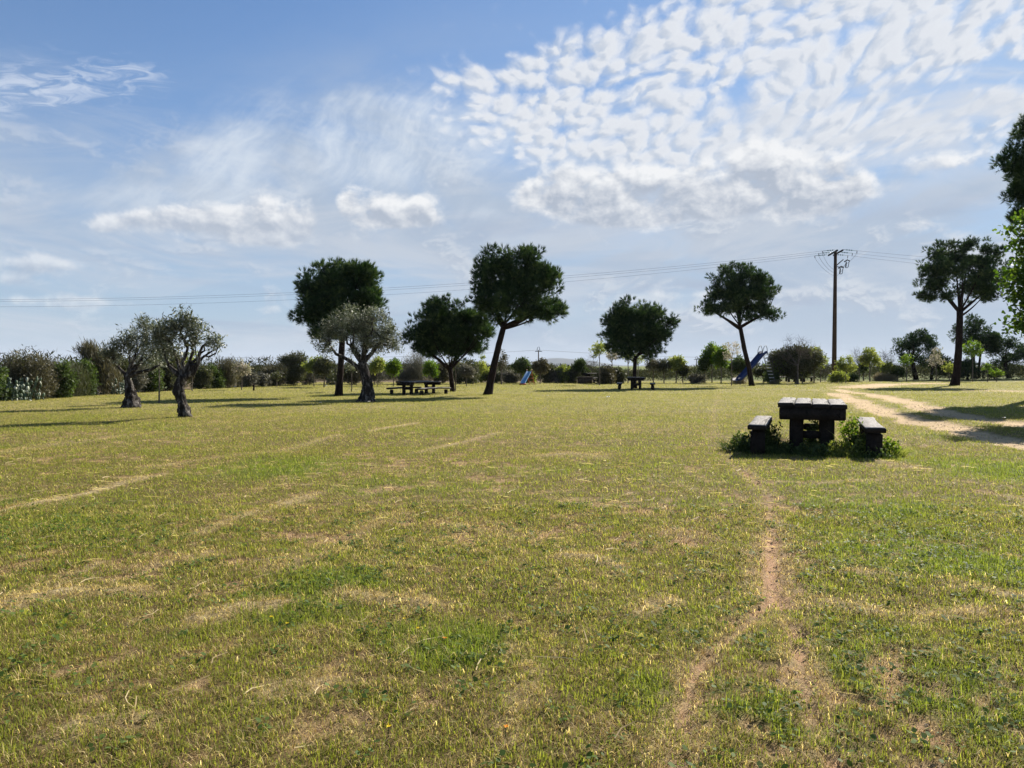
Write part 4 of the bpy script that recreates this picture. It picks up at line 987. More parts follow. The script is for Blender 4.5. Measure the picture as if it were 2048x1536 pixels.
def far_pole(px, ptop, Y, label, arms=True, r=.16, name='utility_pole'):
    b = atd(px, 732, Y); b.z = 0; h_ = atd(px, ptop, Y).z
    t = empty(name, b, label, 'pole'); MB().tube([(0, 0, -.2), (0, 0, h_)], [r, r * .7], 8).build('pole', M_graybark, t)
    mb = MB(); mb.box((0, 0, h_ - .3), (1.6, .12, .14))
    mb.build('crossarm', M_dark, t)
    MB().tube([(-.35, 0, h_ - .3), (-.25, 0, h_ + .5), (.15, 0, h_ + .75), (.35, 0, h_ - .3)], .06, 5).build('bracket', M_dark, t)
    return b + Vector((0, 0, h_))
fp = far_pole(1077, 700, 170, 'distant thin grey pole with a hooked head above the hedge in mid field')
fp2 = far_pole(1393, 717, 230, 'far-off thin pole over the blue-walled building')
for sgn, lb in ((-1, 'thin distant wire sloping left from the hook-headed pole'), (1, 'thin distant wire sloping right from the hook-headed pole')):
    e_ = fp + Vector((90 * sgn, 12, -1.0)); pts_ = [fp.lerp(e_, i / 20) + Vector((0, 0, -4 * 1.2 * (i / 20) * (1 - i / 20))) for i in range(21)]
    tag(MB().tube(pts_, .02, 4, cap=False).build('power_line', M_dark), lb, 'power line')

# ------------------------------------------------------------------ far buildings
p = atd(1385, 738, 150)
t = empty('warehouse', (p.x, 150, 0), 'long low white and blue building far behind the bright green trees', 'building')
MB().box((0, 0, .45), (7.4, 5, .95), bevel=.02).build('wall', M_wall, t)
MB().box((-1.2, -2.56, .5), (3.2, .08, .5), bevel=.01).build('blue_panel', M_bluewall, t)
MB().box((0, 0, .97), (7.7, 5.3, .12), bevel=.02).build('roof', M_wall, t)
p = atd(1196, 742, 140)
t = empty('shed', (p.x, 140, 0), 'low shed with a dull brown roof behind the masonry block', 'building')
MB().box((0, 0, .3), (5.2, 4, .7), bevel=.02).build('wall', M_wall, t)
MB().box((0, 0, .76), (5.6, 4.4, .2), bevel=.05).build('roof', M_roof, t)
p = atd(1505, 738, 120)
t = empty('shed', (p.x, 120, 0), 'small white shed glimpsed behind the slide and the leaning pine', 'building')
MB().box((0, 0, .4), (3.6, 3, .8), bevel=.02).build('wall', M_wall, t)
MB().box((0, 0, .86), (3.8, 3.2, .12), bevel=.03).build('roof', M_roof, t)

# ------------------------------------------------------------------ hills on the horizon
hx = np.linspace(-7000, 7000, 260); hy = np.linspace(0, 1, 14)
HXg, HYg = np.meshgrid(hx, hy, indexing='xy')
def ridge(x):
    px = 1024 + F * x / 6000
    return 6 + 9 * fbm(x, x * 0, .0009, 4, 5) + 62 * np.exp(-((px - 1110) / 62) ** 2) + 16 * np.exp(-((px - 1185) / 35) ** 2) 
hz = ridge(HXg) * np.sin(np.pi * np.clip(HYg, 0, 1)) ** .8 * (0.85 + .3 * fbm(HXg, HYg * 2200, .002, 3, 9)) - 4
Vh = np.stack([HXg.ravel(), 5200 + HYg.ravel() * 1600, hz.ravel()], 1)
r_, c_ = HXg.shape; I = (np.arange(r_ - 1)[:, None] * c_ + np.arange(c_ - 1)[None, :]).ravel()
tag(mesh_np('hills', Vh, np.stack([I, I + 1, I + c_ + 1, I + c_], 1), M_hill, smooth=True), kind='structure')

# ------------------------------------------------------------------ hedge, shrubs and young trees beyond the mown field
def lob(px, top, base, hw, kind=0):
    h = base - top; c = top + h * .5
    if kind == 0: return [(px, top + h * .34, hw * .8, h * .33), (px - hw * .45, top + h * .55, hw * .55, h * .38), (px + hw * .45, top + h * .58, hw * .55, h * .38), (px, base - h * .22, hw * .9, h * .24)]
    if kind == 1: return [(px, top + h * .26, hw * .75, h * .25), (px - hw * .4, top + h * .36, hw * .55, h * .2), (px + hw * .42, top + h * .38, hw * .55, h * .2)]
SEED = [500]
def shrub(px, top, base, hw, leafmat, label, style='bush', n=60, per=14, leaf=(4, .13, .07), cr=None, name='shrub', group='shrubs of the hedge beyond the field', cat='shrub', lean=None, barkmat=None, lobes=None, tw=None, kind=0):
    SEED[0] += 1; Y = at(px, base).y; m = Y / F
    lb = lobes or lob(px, top, base, hw, kind)
    w = tw or max(1.2, hw * .09)
    fk = base - (base - top) * (.25 if kind == 0 else .42)
    return tree(name, label, cat, (px, base), [(px, base, w), (px + (SEED[0] % 3 - 1) * .8, (base + fk) / 2, w * .85), (px, fk, w * .8)], lb, style, leafmat, barkmat or M_graybark, n, cr or max(.18, hw * m * .22), per, leaf,
                group, 4, seed=SEED[0], shell=.25, lean=lean, twigs=(style != 'feather'), crown_name='foliage' if name == 'shrub' else 'crown', limb_r=w * m * .3)
B, BR, GY, GR, OLV = F_bush, F_brown, F_grey, F_green, F_olive
lf = (4, .15, .06)
shrub(-18, 715, 803, 30, GR, 'green shrub cut by the left edge behind the prickly pears', n=70)
shrub(55, 704, 798, 46, BR, 'big rounded brown-green shrub at the far left, tallest of its end of the hedge', n=170, per=18, leaf=(5, .13, .035), cr=.36)
shrub(38, 712, 797, 26, F_yellow, 'yellow-tipped shrub top showing through the big brown-green one', n=26, per=10, kind=1, leaf=(4, .10, .03))
shrub(124, 720, 795, 20, GR, 'dark green shrub right of the big brown-green one', n=70)
shrub(100, 735, 795, 30, F_grey, 'clump of tall arching grey-green stems by the prickly pears', style='feather', n=60, per=10, leaf=(4, .42, .018), lean=(-.2, 0, 1.0))
shrub(146, 738, 793, 24, B, 'wispy shrub of upright stems left of the pale boulder', style='feather', n=60, per=10, leaf=(4, .34, .018), lean=(.15, 0, .8))
shrub(168, 720, 791, 22, GR, 'glossy green shrub above the pale boulder', n=80)
shrub(188, 698, 789, 24, BR, 'wind-bent dark shrub with its top swept left, near the leftmost olive', style='feather', n=90, per=14, leaf=(5, .30, .03), lean=(-.7, 0, .9), lobes=[(182, 708, 18, 10), (192, 720, 20, 12), (205, 740, 18, 18), (216, 765, 14, 18)])
shrub(228, 697, 787, 28, B, 'olive-green shrub behind the crown of the leftmost olive', n=110)
shrub(212, 742, 788, 18, F_straw, 'dry straw-coloured stems right of the pale boulder', style='feather', n=26, per=8, leaf=(4, .36, .015), lean=(.3, 0, .8))
shrub(268, 712, 785, 26, GY, 'greyish shrub behind the leftmost olive trunk', n=70)
shrub(300, 728, 783, 24, GR, 'dark green shrub between the leftmost olive and the thin sapling stem', n=80)
shrub(335, 712, 781, 28, B, 'dull shrub behind the thin red-brown sapling stem', n=90)
shrub(352, 700, 780, 20, BR, 'brown shrub topped by the slender olive branches', style='feather', n=70, per=12, leaf=(5, .3, .03), lean=(-.3, 0, .8))
shrub(402, 735, 778, 20, B, 'low dark shrub just right of the slender olive trunk', n=80)
shrub(428, 732, 777, 20, GR, 'dark green shrub left of the purple-brown feathery one', n=90)
shrub(456, 722, 776, 17, BR, 'purple-brown feathery shrub with an upright brush of twigs', style='feather', n=80, per=14, leaf=(5, .32, .02))
shrub(495, 742, 774, 20, GY, 'low grey scrub behind the pale stake-like sapling', n=60)
shrub(522, 745, 773, 18, GY, 'small grey scrub right of the pale sapling', n=50)
shrub(548, 727, 772, 26, BR, 'brownish arching shrub left of the wind-shaped one', n=90, leaf=(5, .2, .03))
shrub(586, 705, 771, 28, B, 'wind-shaped olive-green shrub with a flat dense top, tallest before the pine', n=150, per=18, leaf=(5, .13, .04), lobes=[(590, 718, 24, 12), (572, 724, 18, 9), (596, 740, 20, 18), (585, 758, 20, 12)])
shrub(612, 728, 770, 20, GY, 'grey shrub between the wind-shaped shrub and the lime-topped trees', n=60)
shrub(628, 709, 774, 20, F_yellow, 'lime-topped young tree left of the tall round pine', name='young_tree', cat='tree', group='young trees along the hedge', n=46, kind=1, tw=2.2)
shrub(648, 716, 775, 22, B, 'dull green tree with two thin dark stems left of the tall round pine', name='young_tree', cat='tree', group='young trees along the hedge', n=90, kind=1, tw=3)
shrub(668, 722, 769, 20, GY, 'grey shrub hidden behind the tall round pine trunk', n=60)
shrub(703, 726, 769, 22, BR, 'brown scrub seen between the pine trunk and the stout olive', n=70)
shrub(748, 720, 769, 26, GY, 'grey bare-looking scrub right of the stout olive trunk', n=80, leaf=(5, .2, .025))
shrub(755, 714, 772, 16, F_yellow, 'yellowish young tree half hidden by the stout olive', name='young_tree', cat='tree', group='young trees along the hedge', n=40, kind=1)
shrub(787, 719, 773, 15, F_bright, 'vivid green young tree left of the long picnic table', name='young_tree', cat='tree', group='young trees along the hedge', n=60, per=14, kind=1, tw=2.2)
shrub(810, 735, 768, 18, GY, 'pale grey brush behind the left end of the long table', n=50, leaf=(5, .2, .02))
shrub(832, 712, 768, 24, GY, 'feathery grey shrub rising behind the long picnic table', style='feather', n=90, per=12, leaf=(5, .34, .02))
shrub(862, 723, 770, 14, F_bright, 'lime-green young tree behind the right end of the long table', name='young_tree', cat='tree', group='young trees along the hedge', n=54, per=14, kind=1, tw=2)
shrub(885, 722, 767, 20, BR, 'dark brown shrub left of the low round pine trunk', n=80)
shrub(932, 719, 768, 26, B, 'dull olive shrub right of the low round pine trunk', n=120)
shrub(933, 727, 773, 15, GY, 'greyish little tree with a thin stem right of the low round pine', name='young_tree', cat='tree', group='young trees along the hedge', n=40, kind=1, tw=2)
shrub(962, 712, 766, 20, F_yellow, 'yellow-green shrub left of the leaning pine trunk', n=60)
shrub(1003, 702, 769, 16, BR, 'thin dark sapling with sparse twiggy crown right of the leaning pine trunk', name='young_tree', cat='tree', group='young trees along the hedge', n=34, per=9, kind=1, tw=3.5, leaf=(4, .12, .05))
shrub(985, 738, 766, 18, B, 'low dull shrub behind the leaning pine foot', n=60)
shrub(1022, 738, 766, 20, GY, 'low grey shrub left of the round green tree', n=60)
shrub(1043, 717, 767, 18, GR, 'round green tree behind the small slide', name='young_tree', cat='tree', group='young trees along the hedge', n=70, per=16, kind=1, tw=2.5)
shrub(1058, 738, 766, 14, F_yellow, 'lime shrub just right of the small slide', n=40)
shrub(1080, 718, 768, 18, BR, 'dark tree at the foot of the distant hook-headed pole', name='young_tree', cat='tree', group='young trees along the hedge', n=70, kind=1, tw=2.5)
shrub(1095, 722, 766, 14, B, 'dull shrub right of the hook-headed pole', n=50)
shrub(1112, 740, 766, 20, GY, 'low grey scrub in mid field', n=60)
shrub(1128, 729, 766, 15, F_yellow, 'yellow-green bush left of the dark green tree and the masonry block', n=60)
shrub(1143, 738, 766, 14, B, 'small olive bush at the left of the masonry block', n=50)
shrub(1160, 719, 766, 15, GR, 'dark green tree above the masonry block', name='young_tree', cat='tree', group='young trees along the hedge', n=70, per=16, kind=1)
shrub(1182, 708, 766, 14, GY, 'leafless grey tree between the masonry block and the pale saplings', name='bare_tree', cat='tree', group='leafless trees', style='bare', n=26, per=5, kind=1, cr=.4)
shrub(1212, 731, 768, 20, BR, 'dark brown bush between the two thin saplings', n=110)
shrub(1236, 738, 767, 16, B, 'olive bush left of the small dense pine trunk', n=70)
SG = 'thin-stemmed saplings set out in the field'
def sapling(px, top, base, hw, mat, label, n=22, per=6, tw=2.2, leaf=(3, .12, .085), frac=.5):
    SEED[0] += 1; h = base - top; Y = at(px, base).y; m = Y / F; fk = top + h * frac
    return tree('sapling', label, 'sapling', (px, base), [(px, base, tw), (px + .6, (base + fk) / 2, tw * .8), (px, fk, tw * .7)],
                [(px, top + h * frac * .5, hw * .9, h * frac * .45), (px - hw * .4, top + h * frac * .7, hw * .5, h * frac * .28), (px + hw * .4, top + h * frac * .6, hw * .5, h * frac * .3)],
                'leaf', mat, M_graybark, n, .22, per, leaf, SG, 7, seed=SEED[0], shell=.2)
sapling(1199, 680, 770, 19, F_yellow, 'tall thin sapling with pale yellow-green crown, left of the small dense pine', n=42, frac=.36)
sapling(1224, 697, 767, 15, F_blossom, 'thin sapling with a pinkish-white crown, partly behind the small dense pine', n=26, frac=.35)
sapling(1256, 697, 766, 13, F_yellow, 'thin sapling just left of the small dense pine trunk', n=24, frac=.4)
sapling(1276, 700, 766, 14, F_yellow, 'thin sapling just right of the small dense pine trunk', n=24, frac=.4)
sapling(483, 718, 780, 17, F_blossom, 'sapling with pale leaves standing alone before the hedge, left of centre', n=40, frac=.55)
sapling(318, 690, 806, 14, OLV, 'young tree with a thin red-brown stem between the two left olives', n=24, tw=3.4, frac=.35)
sapling(384, 700, 783, 10, F_yellow, 'sapling with a bent thin stem right behind the slender olive', n=14, frac=.4)
sapling(703, 716, 783, 9, OLV, 'slim stake-like sapling between the pine trunk and the stout olive', n=10, frac=.4)
sapling(671, 742, 785, 7, B, 'short dark sapling touching the tall round pine trunk', n=10, frac=.5)
sapling(911, 715, 782, 5, B, 'straight bare stake standing against the low round pine trunk', n=5, frac=.25)
sapling(553, 738, 774, 8, B, 'tiny dark sapling before the brownish arching shrub', n=12, frac=.6)
sapling(1463, 672, 771, 17, F_blossom, 'tall sapling with sparse pinkish crown left of the leaning pine and slide', n=34, frac=.5, leaf=(3, .10, .06))
sapling(1945, 675, 763, 20, F_bright, 'sapling with a dense lime crown in front of the domed pine', n=54, per=8, frac=.45, leaf=(3, .13, .10))
sapling(1898, 722, 763, 12, F_yellow, 'sapling with pale green crown left of the thick pine trunk', n=30, frac=.6)
sapling(1813, 705, 763, 13, F_bright, 'lime sapling in front of the far dark pine', n=26, frac=.45)
sapling(1872, 690, 763, 13, F_blossom, 'sapling with a tall whitish crown right of the far dark pine', n=36, frac=.6)
sapling(1641, 708, 765, 14, F_yellow, 'pale green sapling between the round clipped bush and the tall pole', n=34, frac=.5)
sapling(1993, 738, 763, 14, F_bright, 'low lime sapling under the brown-green pine', n=26, frac=.5)
sapling(1975, 728, 763, 8, F_bright, 'little lime sapling with a curved stem near the right edge', n=14, frac=.4)
YG = 'young trees at the right of the field'
def ytree(px, top, base, hw, mat, label, style='leaf', n=60, per=10, leaf=(4, .14, .09), tw=2.6, **k):
    return shrub(px, top, base, hw, mat, label, style=style, name=k.pop('name', 'young_tree'), cat='tree', group=YG, n=n, per=per, leaf=leaf, kind=1, tw=tw, **k)
ytree(1307, 714, 766, 18, BR, 'brown-tinged open young tree right of the small dense pine', leaf=(4, .12, .05))
ytree(1328, 716, 766, 16, B, 'vase-shaped dull green young tree, second right of the small dense pine', leaf=(4, .12, .05))
ytree(1352, 711, 766, 18, F_yellow, 'pale green young tree left of the blue-walled building', n=70)
ytree(1366, 727, 766, 12, B, 'small dark young tree in front of the blue-walled building')
ytree(1424, 687, 766, 22, F_bright, 'bright lime tree with several stems, left of the pinkish sapling', n=110, per=12)
ytree(1442, 690, 767, 18, F_bright, 'second lime tree, just left of the pinkish sapling', n=70, per=12)
ytree(1410, 710, 766, 12, GR, 'thin green tree at the left of the lime pair', n=44)
ytree(1480, 713, 766, 24, GR, 'spreading multi-stemmed green tree at the foot of the tall slide', n=110)
ytree(1526, 733, 766, 20, B, 'dull low tree under the tall slide', n=80)
shrub(1545, 738, 767, 16, GR, 'green shrub behind the slide ladder', n=60)
shrub(1592, 696, 767, 54, B, 'wide round clipped dark bush behind the slide ladder', name='round_tree', cat='tree', group=YG, n=330, per=20, leaf=(4, .15, .08), cr=.34, kind=0,
      lobes=[(1594, 706, 30, 12), (1566, 718, 24, 16), (1622, 716, 24, 16), (1592, 726, 46, 18), (1555, 732, 18, 12), (1625, 736, 20, 10), (1590, 745, 26, 8)])
ytree(1557, 712, 767, 18, F_bright, 'lime bush in front of the round clipped one', n=50)
shrub(1596, 672, 768, 44, GY, 'leafless spreading grey tree in front of the round clipped bush', name='bare_tree', cat='tree', group='leafless trees', style='bare', n=46, per=6, kind=1, cr=.55, tw=4)
ytree(1628, 690, 766, 22, F_yellow, 'loose pale green tree behind the right of the round clipped bush', n=70)
ytree(1604, 735, 767, 12, F_yellow, 'yellow-brown small tree at the foot of the round clipped bush', n=40)
shrub(1692, 712, 766, 18, F_yellow, 'thin pale tree just right of the tall pole', name='young_tree', cat='tree', group=YG, n=36, kind=1)
shrub(1650, 735, 764, 14, GY, 'bare whip-like tree left of the tall pole', name='bare_tree', cat='tree', group='leafless trees', style='bare', n=18, per=5, kind=1, cr=.5)
shrub(1718, 700, 763, 24, GY, 'leafless fan-shaped tree right of the tall pole', name='bare_tree', cat='tree', group='leafless trees', style='bare', n=36, per=6, kind=1, cr=.55)
ytree(1740, 695, 763, 24, F_yellow, 'pale leafy tree left of the tan bush', n=64)
ytree(1727, 722, 762, 10, GR, 'thin dark green tree between the pale leafy trees', n=30)
shrub(1772, 702, 762, 20, GY, 'leafless tree behind the tan bush', name='bare_tree', cat='tree', group='leafless trees', style='bare', n=34, per=6, kind=1, cr=.55)
ytree(1776, 722, 762, 16, F_yellow, 'light green tree right behind the tan bush', n=44)
ytree(1795, 735, 762, 14, GR, 'green bushy tree left of the far dark pine trunk', n=50)
ytree(1912, 735, 761, 14, GR, 'dark green bush left behind the thick pine trunk', n=50)
ytree(1990, 742, 761, 12, B, 'dark little tree right of the domed pine', n=40)
shrub(1675, 744, 765, 20, F_yellow, 'low yellow-green scrub behind the tall pole', n=50)
shrub(1700, 748, 764, 16, GR, 'low green scrub right of the tall pole', n=44)
shrub(1395, 750, 766, 18, GY, 'low grey scrub in front of the blue-walled building', n=40)
tree('dry_bush', 'rounded tan dry bush at the head of the sandy track', 'shrub', (1769, 762), [(1769, 762, 3), (1769, 760, 2.5), (1769, 757, 2)], [(1769, 756, 19, 7), (1757, 758, 9, 5), (1782, 758, 9, 5)], 'bush', F_straw, M_graybark, 120, .25, 16, (5, .16, .02), None, 3, seed=71, crown_name='foliage')
tree('brush_pile', 'pile of dry brush at the foot of the tall slide chute', 'brush', (1482, 768), [(1482, 768, 2), (1482, 766, 2), (1482, 765, 1.5)], [(1481, 763, 10, 5), (1472, 765, 6, 3)], 'bush', F_straw, M_graybark, 60, .16, 14, (5, .20, .015), None, 3, seed=72, crown_name='twigs')
tree('brush_pile', 'small tuft of dry brush at the foot of the slide ladder', 'brush', (1548, 769), [(1548, 769, 1.5), (1548, 768, 1.2), (1548, 767, 1)], [(1547, 767, 6, 3)], 'bush', F_brown, M_graybark, 24, .12, 12, (4, .16, .015), None, 2, seed=73, crown_name='twigs')
t = empty('stump', at(507, 781), 'short dark stump standing in the grass before the hedge', 'stump')
MB().tube([(0, 0, -.05), (.02, 0, .25), (.05, 0, .42)], [.06, .05, .045], 8, .12, random.Random(3)).build('trunk', M_pinebark, t)

# low far scrub that reads as one mass behind the separate plants
def scrub_mass():
    R = np.random.RandomState(77); n = 9000
    x = (R.rand(n) * 2 - 1) * 75; y = 70 + R.rand(n) * 16; k = (x < 10) | (R.rand(n) < .45); x, y = x[k], y[k]
    hmax = 1.1 * (0.6 + 1.0 * fbm(x, y, .12, 3, 4)); hmax = np.where(x > 8, hmax * .75, hmax)
    xl = np.where(R.rand(500) < 2, -22 - R.rand(500) * 5, 0); yl = 24 + R.rand(500) * 44; xl = xl + (yl - 37) * .11
    x = np.concatenate([x, xl]); y = np.concatenate([y, yl]); hmax = np.concatenate([hmax, 1.2 + R.rand(500) * .9]); n = len(x)
    per = 26; z0 = gz(x, y)
    pos = np.stack([np.repeat(x, per) + R.randn(n * per) * .45, np.repeat(y, per) + R.randn(n * per) * .45, np.repeat(z0, per) + np.repeat(hmax, per) * R.rand(n * per) ** .8], 1)
    V, Fc = leaf_quads(pos, R.randn(n * per, 3) + np.array([[0, 0, .9]]), .34, .06, R)
    v = np.clip(np.repeat(np.repeat(R.rand(n), per) * .6 + R.rand(n * per) * .4, 4), 0, 1)
    o = mesh_np('scrub', V, Fc, F_bush, attrs={'v': v}); o.data.materials[0] = F_scrub; tag(o, 'low dull scrub forming a far belt behind the shrubs and young trees', 'scrub', kind='stuff')
scrub_mass()

# ------------------------------------------------------------------ prickly pears and the boulder
def cactus(px, py, label, seed, npad, spread, h):
    rg = random.Random(seed); b = at(px, py); b.z = float(gz(b.x, b.y)); root = empty('prickly_pear', b, label, 'cactus', 'prickly pears at the foot of the hedge')
    V, Fq, vv = [], [], []
    def pad(c, d, nrm, L, w):
        s = d.cross(nrm).normalized(); o = len(V); K = 12; val = rg.random() * .6 if rg.random() < .74 else 0.8 + .2 * rg.random()
        for ring, (sc_, th) in enumerate(((.0, .028), (.75, .022), (1.0, 0.0), (.75, -.022), (.0, -.028))):
            for k in range(K):
                an = 2 * math.pi * k / K; r_ = sc_
                V.append(tuple(c + d * (L * .5 + math.cos(an) * L * .5 * r_) + s * (math.sin(an) * w * .5 * r_) + nrm * th)); vv.append(val)
        for r_ in range(4):
            for k in range(K): Fq.append((o + r_ * K + k, o + r_ * K + (k + 1) % K, o + (r_ + 1) * K + (k + 1) % K, o + (r_ + 1) * K + k))
    for i in range(npad):
        c = Vector(((rg.random() - .5) * 2 * spread, (rg.random() - .5) * spread, -.03)); lvl = rg.choice((2, 3, 4, 5, 6))
        for j in range(lvl):
            d = Vector((rg.uniform(-.6, .6), rg.uniform(-.4, .4), 1)).normalized(); nrm = Vector((rg.uniform(-1, 1), rg.uniform(-1, -.2), rg.uniform(-.2, .5))); nrm = (nrm - d * nrm.dot(d)).normalized()
            L = rg.uniform(.15, .25) * h; pad(c, d, nrm, L, L * .68); c = c + d * L * .92
    mesh_np('pads', np.array(V), np.array(Fq), F_cactus, root, attrs={'v': np.array(vv)}, smooth=True)
cactus(12, 802, 'prickly pear clump at the very left edge', 1, 26, .7, .95)
cactus(42, 800, 'biggest prickly pear clump, with pale pads, right of the one at the left edge', 2, 40, .8, .95)
cactus(68, 797, 'low prickly pear clump at the foot of the big brown-green shrub', 3, 22, .5, .8)
cactus(243, 789, 'prickly pear clump hidden left behind the swollen olive foot', 4, 16, .45, .8)
cactus(285, 783, 'prickly pear just right behind the leftmost olive trunk', 5, 14, .45, .9)
cactus(484, 774, 'tall prickly pear with whitish pads behind the pale lone sapling', 6, 12, .35, 1.3)
def boulder(px, py, w, h, label, seed, mat=M_rock, name='boulder'):
    rg = random.Random(seed); b = at(px, py); m = b.y / F; bm = bmesh.new(); bmesh.ops.create_icosphere(bm, subdivisions=3, radius=1)
    for v in bm.verts:
        n_ = v.co.copy(); k = 1 + .16 * math.sin(n_.x * 4 + seed) * math.cos(n_.z * 5) + .12 * math.sin(n_.y * 7 + n_.z * 3 + seed) + (rg.random() - .5) * .05
        v.co = Vector((n_.x * w * m * k, n_.y * w * m * .7 * k, max(n_.z, -.2) * h * m * k))
    me = bpy.data.meshes.new(name); bm.to_mesh(me); bm.free(); me.materials.append(mat)
    for p_ in me.polygons: p_.use_smooth = True
    o = bpy.data.objects.new(name, me); COL.objects.link(o); o.location = (b.x, b.y, float(gz(b.x, b.y))); return tag(o, label, 'rock')
boulder(174, 789, 22, 30, 'pale grey boulder half hidden by dry stems under the hedge', 3)
boulder(60, 801, 2.4, 3, 'small white stone at the hedge foot by the prickly pears', 5, M_paper, 'stone')
boulder(126, 795, 2.4, 3.4, 'small white stone at the hedge foot left of the boulder', 6, M_paper, 'stone')
boulder(471, 774, 2.6, 2.4, 'small white stone at the hedge foot left of the lone sapling', 8, M_paper, 'stone')
boulder(652, 772, 2.0, 1.8, 'small white stone between the dull tree and the pine trunk', 9, M_paper, 'stone')

# ------------------------------------------------------------------ litter and flowers in the lawn
def scrap(px, py, s, label, seed):
    rg = random.Random(seed); b = at(px, py); m = b.y / F; V, Fq = [], []; K = 5
    for i in range(K):
        for j in range(K): V.append(((i / (K - 1) - .5) * s * m * 2, (j / (K - 1) - .5) * s * m * 2, .02 + rg.random() * s * m * .9))
    for i in range(K - 1):
        for j in range(K - 1): Fq.append((i * K + j, (i + 1) * K + j, (i + 1) * K + j + 1, i * K + j + 1))
    o = mesh_np('paper_scrap', np.array(V), np.array(Fq), M_paper, loc=(b.x, b.y, float(gz(b.x, b.y)) + .03)); tag(o, label, 'litter', 'white scraps on the grass')
scrap(1216, 797, 3.0, 'largest white scrap, on the grass in mid field below the table under the pine', 1)
scrap(1095, 793, 2.0, 'small white scrap on the grass below the small slide', 2)
scrap(641, 808, 2.0, 'white scrap on the grass left of the stout olive', 3)
scrap(738, 806, 2.6, 'white scrap at the foot of the stout olive', 4)
scrap(1592, 774, 1.8, 'tiny white scrap on the grass below the far table', 5)
scrap(2008, 840, 3.0, 'white scrap lying on the sandy track at the right', 6)
def flower(px, py, label, mat, seed, s=.0115):
    R = np.random.RandomState(seed); b = at(px, py); b.z = float(gz(b.x, b.y)); root = empty('flower', b, label, 'flower', 'small wild flowers in the lawn')
    MB().tube([(0, 0, 0), (.004, 0, .05)], .0015, 5).build('stem', MAT['green_leaves'], root)
    a = np.arange(9) / 9 * 2 * np.pi; d = np.stack([np.cos(a), np.sin(a), np.full(9, .35)], 1)
    V, Fc = leaf_quads(np.tile([[.004, 0, .05]], (9, 1)), d, s, s * .55, R)
    mesh_np('petals', V, Fc, mat, root, attrs={'v': R.rand(len(V))})
for i, (px, py, lb, mt) in enumerate([(541, 1251, 'left flower of the yellow pair at lower left', F_flower), (573, 1264, 'right flower of the yellow pair at lower left', F_flower),
        (807, 1256, 'yellow flower at lower centre, upper of two close ones', F_flower), (834, 1277, 'yellow flower at lower centre, lower of two close ones', F_flower),
        (813, 1128, 'tiny yellow flower highest up in the lawn', F_flower), (776, 1474, 'yellow flower near the bottom edge', F_flower),
        (888, 1298, 'orange flower right of the close yellow pair', F_orange), (1010, 1476, 'orange flower near the bottom edge', F_orange)]): flower(px, py, lb, mt, i)

# ------------------------------------------------------------------ weeds round the near table
WG = 'weed clumps round the near table'
def weed(x, y, h, r, label, mat, seed, n=70, leaf=.055, stems=16, blades_=120, bmat=None):
    R = np.random.RandomState(seed); rg = random.Random(seed); z = float(gz(x, y)); root = empty('weed_clump', (x, y, z), label, 'weed', WG)
    mb = MB(); C = []
    for i in range(stems):
        a = R.rand() * 6.28; q0 = Vector((math.cos(a), math.sin(a), 0)) * r * .5 * R.rand(); hh = h * (.5 + .5 * R.rand())
        q1 = q0 + Vector((math.cos(a) * r * .5, math.sin(a) * r * .5, 0)) * R.rand() + Vector((0, 0, hh)); pl = bezier(q0, q0.lerp(q1, .5) + Vector((0, 0, hh * .12)), q1, 6)
        mb.tube(pl, [.004, .004, .0035, .003, .0025, .002], 4, cap=False); C += pl[1:]
    mb.build('stems', MAT['green_leaves'], root)
    C = np.array([tuple(c) for c in C]); k = R.choice(len(C), n * 6); ps = C[k] + R.randn(len(k), 3) * leaf * .5
    V, Fc = leaf_hex(ps, R.randn(len(k), 3) + np.array([[0, 0, .2]]), leaf, leaf * .62, R)
    mesh_np('leaves', V, Fc, mat, root, attrs={'v': np.repeat(R.rand(len(k)), 6)})
    if blades_:
        a = R.rand(blades_) * 6.28; rr_ = r * np.sqrt(R.rand(blades_)) * 1.1; b0 = np.stack([np.cos(a) * rr_, np.sin(a) * rr_, np.zeros(blades_)], 1)
        d = np.stack([np.cos(a) * .5, np.sin(a) * .5, np.ones(blades_)], 1) + R.randn(blades_, 3) * .35; d[:, 2] = np.abs(d[:, 2])
        L = h * (.45 + .5 * R.rand(blades_)); d /= np.linalg.norm(d, axis=1, keepdims=True); sdv = np.cross(d, R.randn(blades_, 3)); sdv /= np.linalg.norm(sdv, axis=1, keepdims=True)
        m1 = b0 + d * L[:, None] * .55; tp = b0 + d * L[:, None] + np.stack([np.cos(a), np.sin(a), -np.ones(blades_) * .6], 1) * L[:, None] * .25; w = .005
        V = np.stack([b0 - sdv * w, b0 + sdv * w, m1 + sdv * w * .8, m1 - sdv * w * .8, tp], 1).reshape(-1, 3); i = np.arange(blades_)[:, None] * 5
        mesh_np('blades', V, [i + np.array([[3, 2, 4]]), i + np.array([[0, 1, 2, 3]])], bmat or F_yellow, root, attrs={'v': np.repeat(R.rand(blades_), 5)})
def tloc(u, v):
    a = rad(21.5); return NT_[0] + u * math.cos(a) + v * math.sin(a), NT_[1] - u * math.sin(a) + v * math.cos(a)
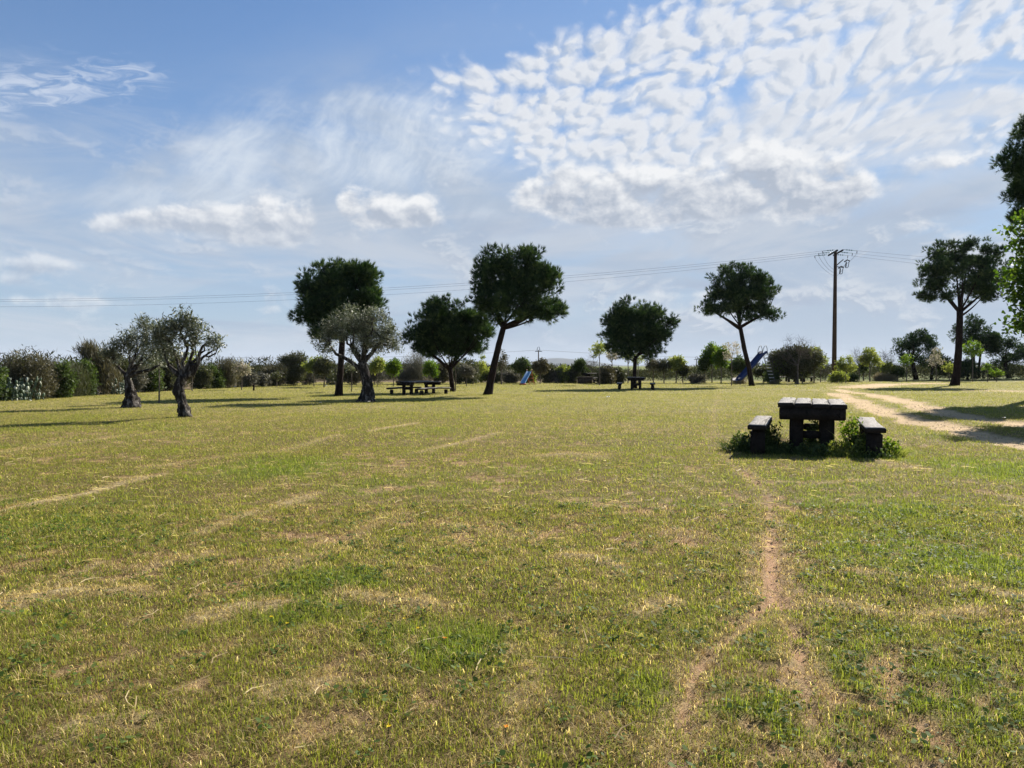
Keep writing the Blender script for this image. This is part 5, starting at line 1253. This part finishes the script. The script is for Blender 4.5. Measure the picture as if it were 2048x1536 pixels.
WL = [(-1.12, -1.05, .30, .22, 'grassy weeds left of the front of the left bench', F_green, 300), (-.92, -1.15, .16, .2, 'low weeds at the front leg of the left bench', F_green, 160), (-.60, -.75, .42, .20, 'dark leafy weed between the left bench and the table', F_green, 200), (-.35, -1.15, .18, .24, 'low weeds in front of the table left leg', F_green, 160),
      (0, -1.0, .18, .26, 'dense weeds between the two front table legs', F_green, 160), (.02, -.2, .46, .10, 'tall leafy weed standing under the tabletop', F_green, 10), (.36, -1.1, .24, .2, 'browning weeds in front of the table right leg', F_yellow, 200), (.58, -.9, .62, .2, 'tall lime weed right beside the tabletop corner', F_bright, 90),
      (.60, -1.2, .24, .2, 'yellowish weeds between the table and the right bench', F_yellow, 220), (.72, -1.0, .34, .2, 'dark bushy weed at the inner side of the right bench', F_green, 220), (.95, -1.45, .13, .2, 'low weeds before the front of the right bench', F_green, 180), (1.14, -1.1, .26, .15, 'bright weeds at the outer side of the right bench', F_bright, 200),
      (-.95, .2, .22, .3, 'weeds under the middle of the left bench', F_green, 200), (.95, .2, .24, .3, 'weeds under the middle of the right bench', F_green, 200), (0, .8, .2, .3, 'weeds at the back legs of the table', F_green, 200), (-.7, -1.3, .16, .24, 'short grassy tufts ahead of the left bench and table', F_green, 200), (.1, -1.35, .15, .3, 'short grassy tufts ahead of the table legs', F_green, 220)]
for i, (u, v_, h_, r_w, lb, mt, bl) in enumerate(WL):
    x_, y_ = tloc(u, v_); weed(x_, y_, h_, r_w, lb, mt, 900 + i, n=int(40 * h_ / .3), blades_=bl, bmat=F_green if mt is F_green else F_yellow)

# ------------------------------------------------------------------ the air
def haze():
    b = MB(); x0, x1, y0, y1, z0, z1 = -7600, 7600, -300, 9500, -30, 160
    o = MB().box(((x0 + x1) / 2, (y0 + y1) / 2, (z0 + z1) / 2), (x1 - x0, y1 - y0, z1 - z0), bevel=0)
    m = bpy.data.materials.new('air'); m.use_nodes = True; m.node_tree.nodes.clear()
    n = NT(m.node_tree); mo = n.node('ShaderNodeOutputMaterial'); v = n.node('ShaderNodeVolumePrincipled')
    v.inputs['Color'].default_value = (.80, .88, 1.0, 1); v.inputs['Density'].default_value = 0.00007; v.inputs['Anisotropy'].default_value = 0.0
    n.l.new(v.outputs[0], mo.inputs['Volume'])
    tag(o.build('haze', m), kind='stuff')
haze()
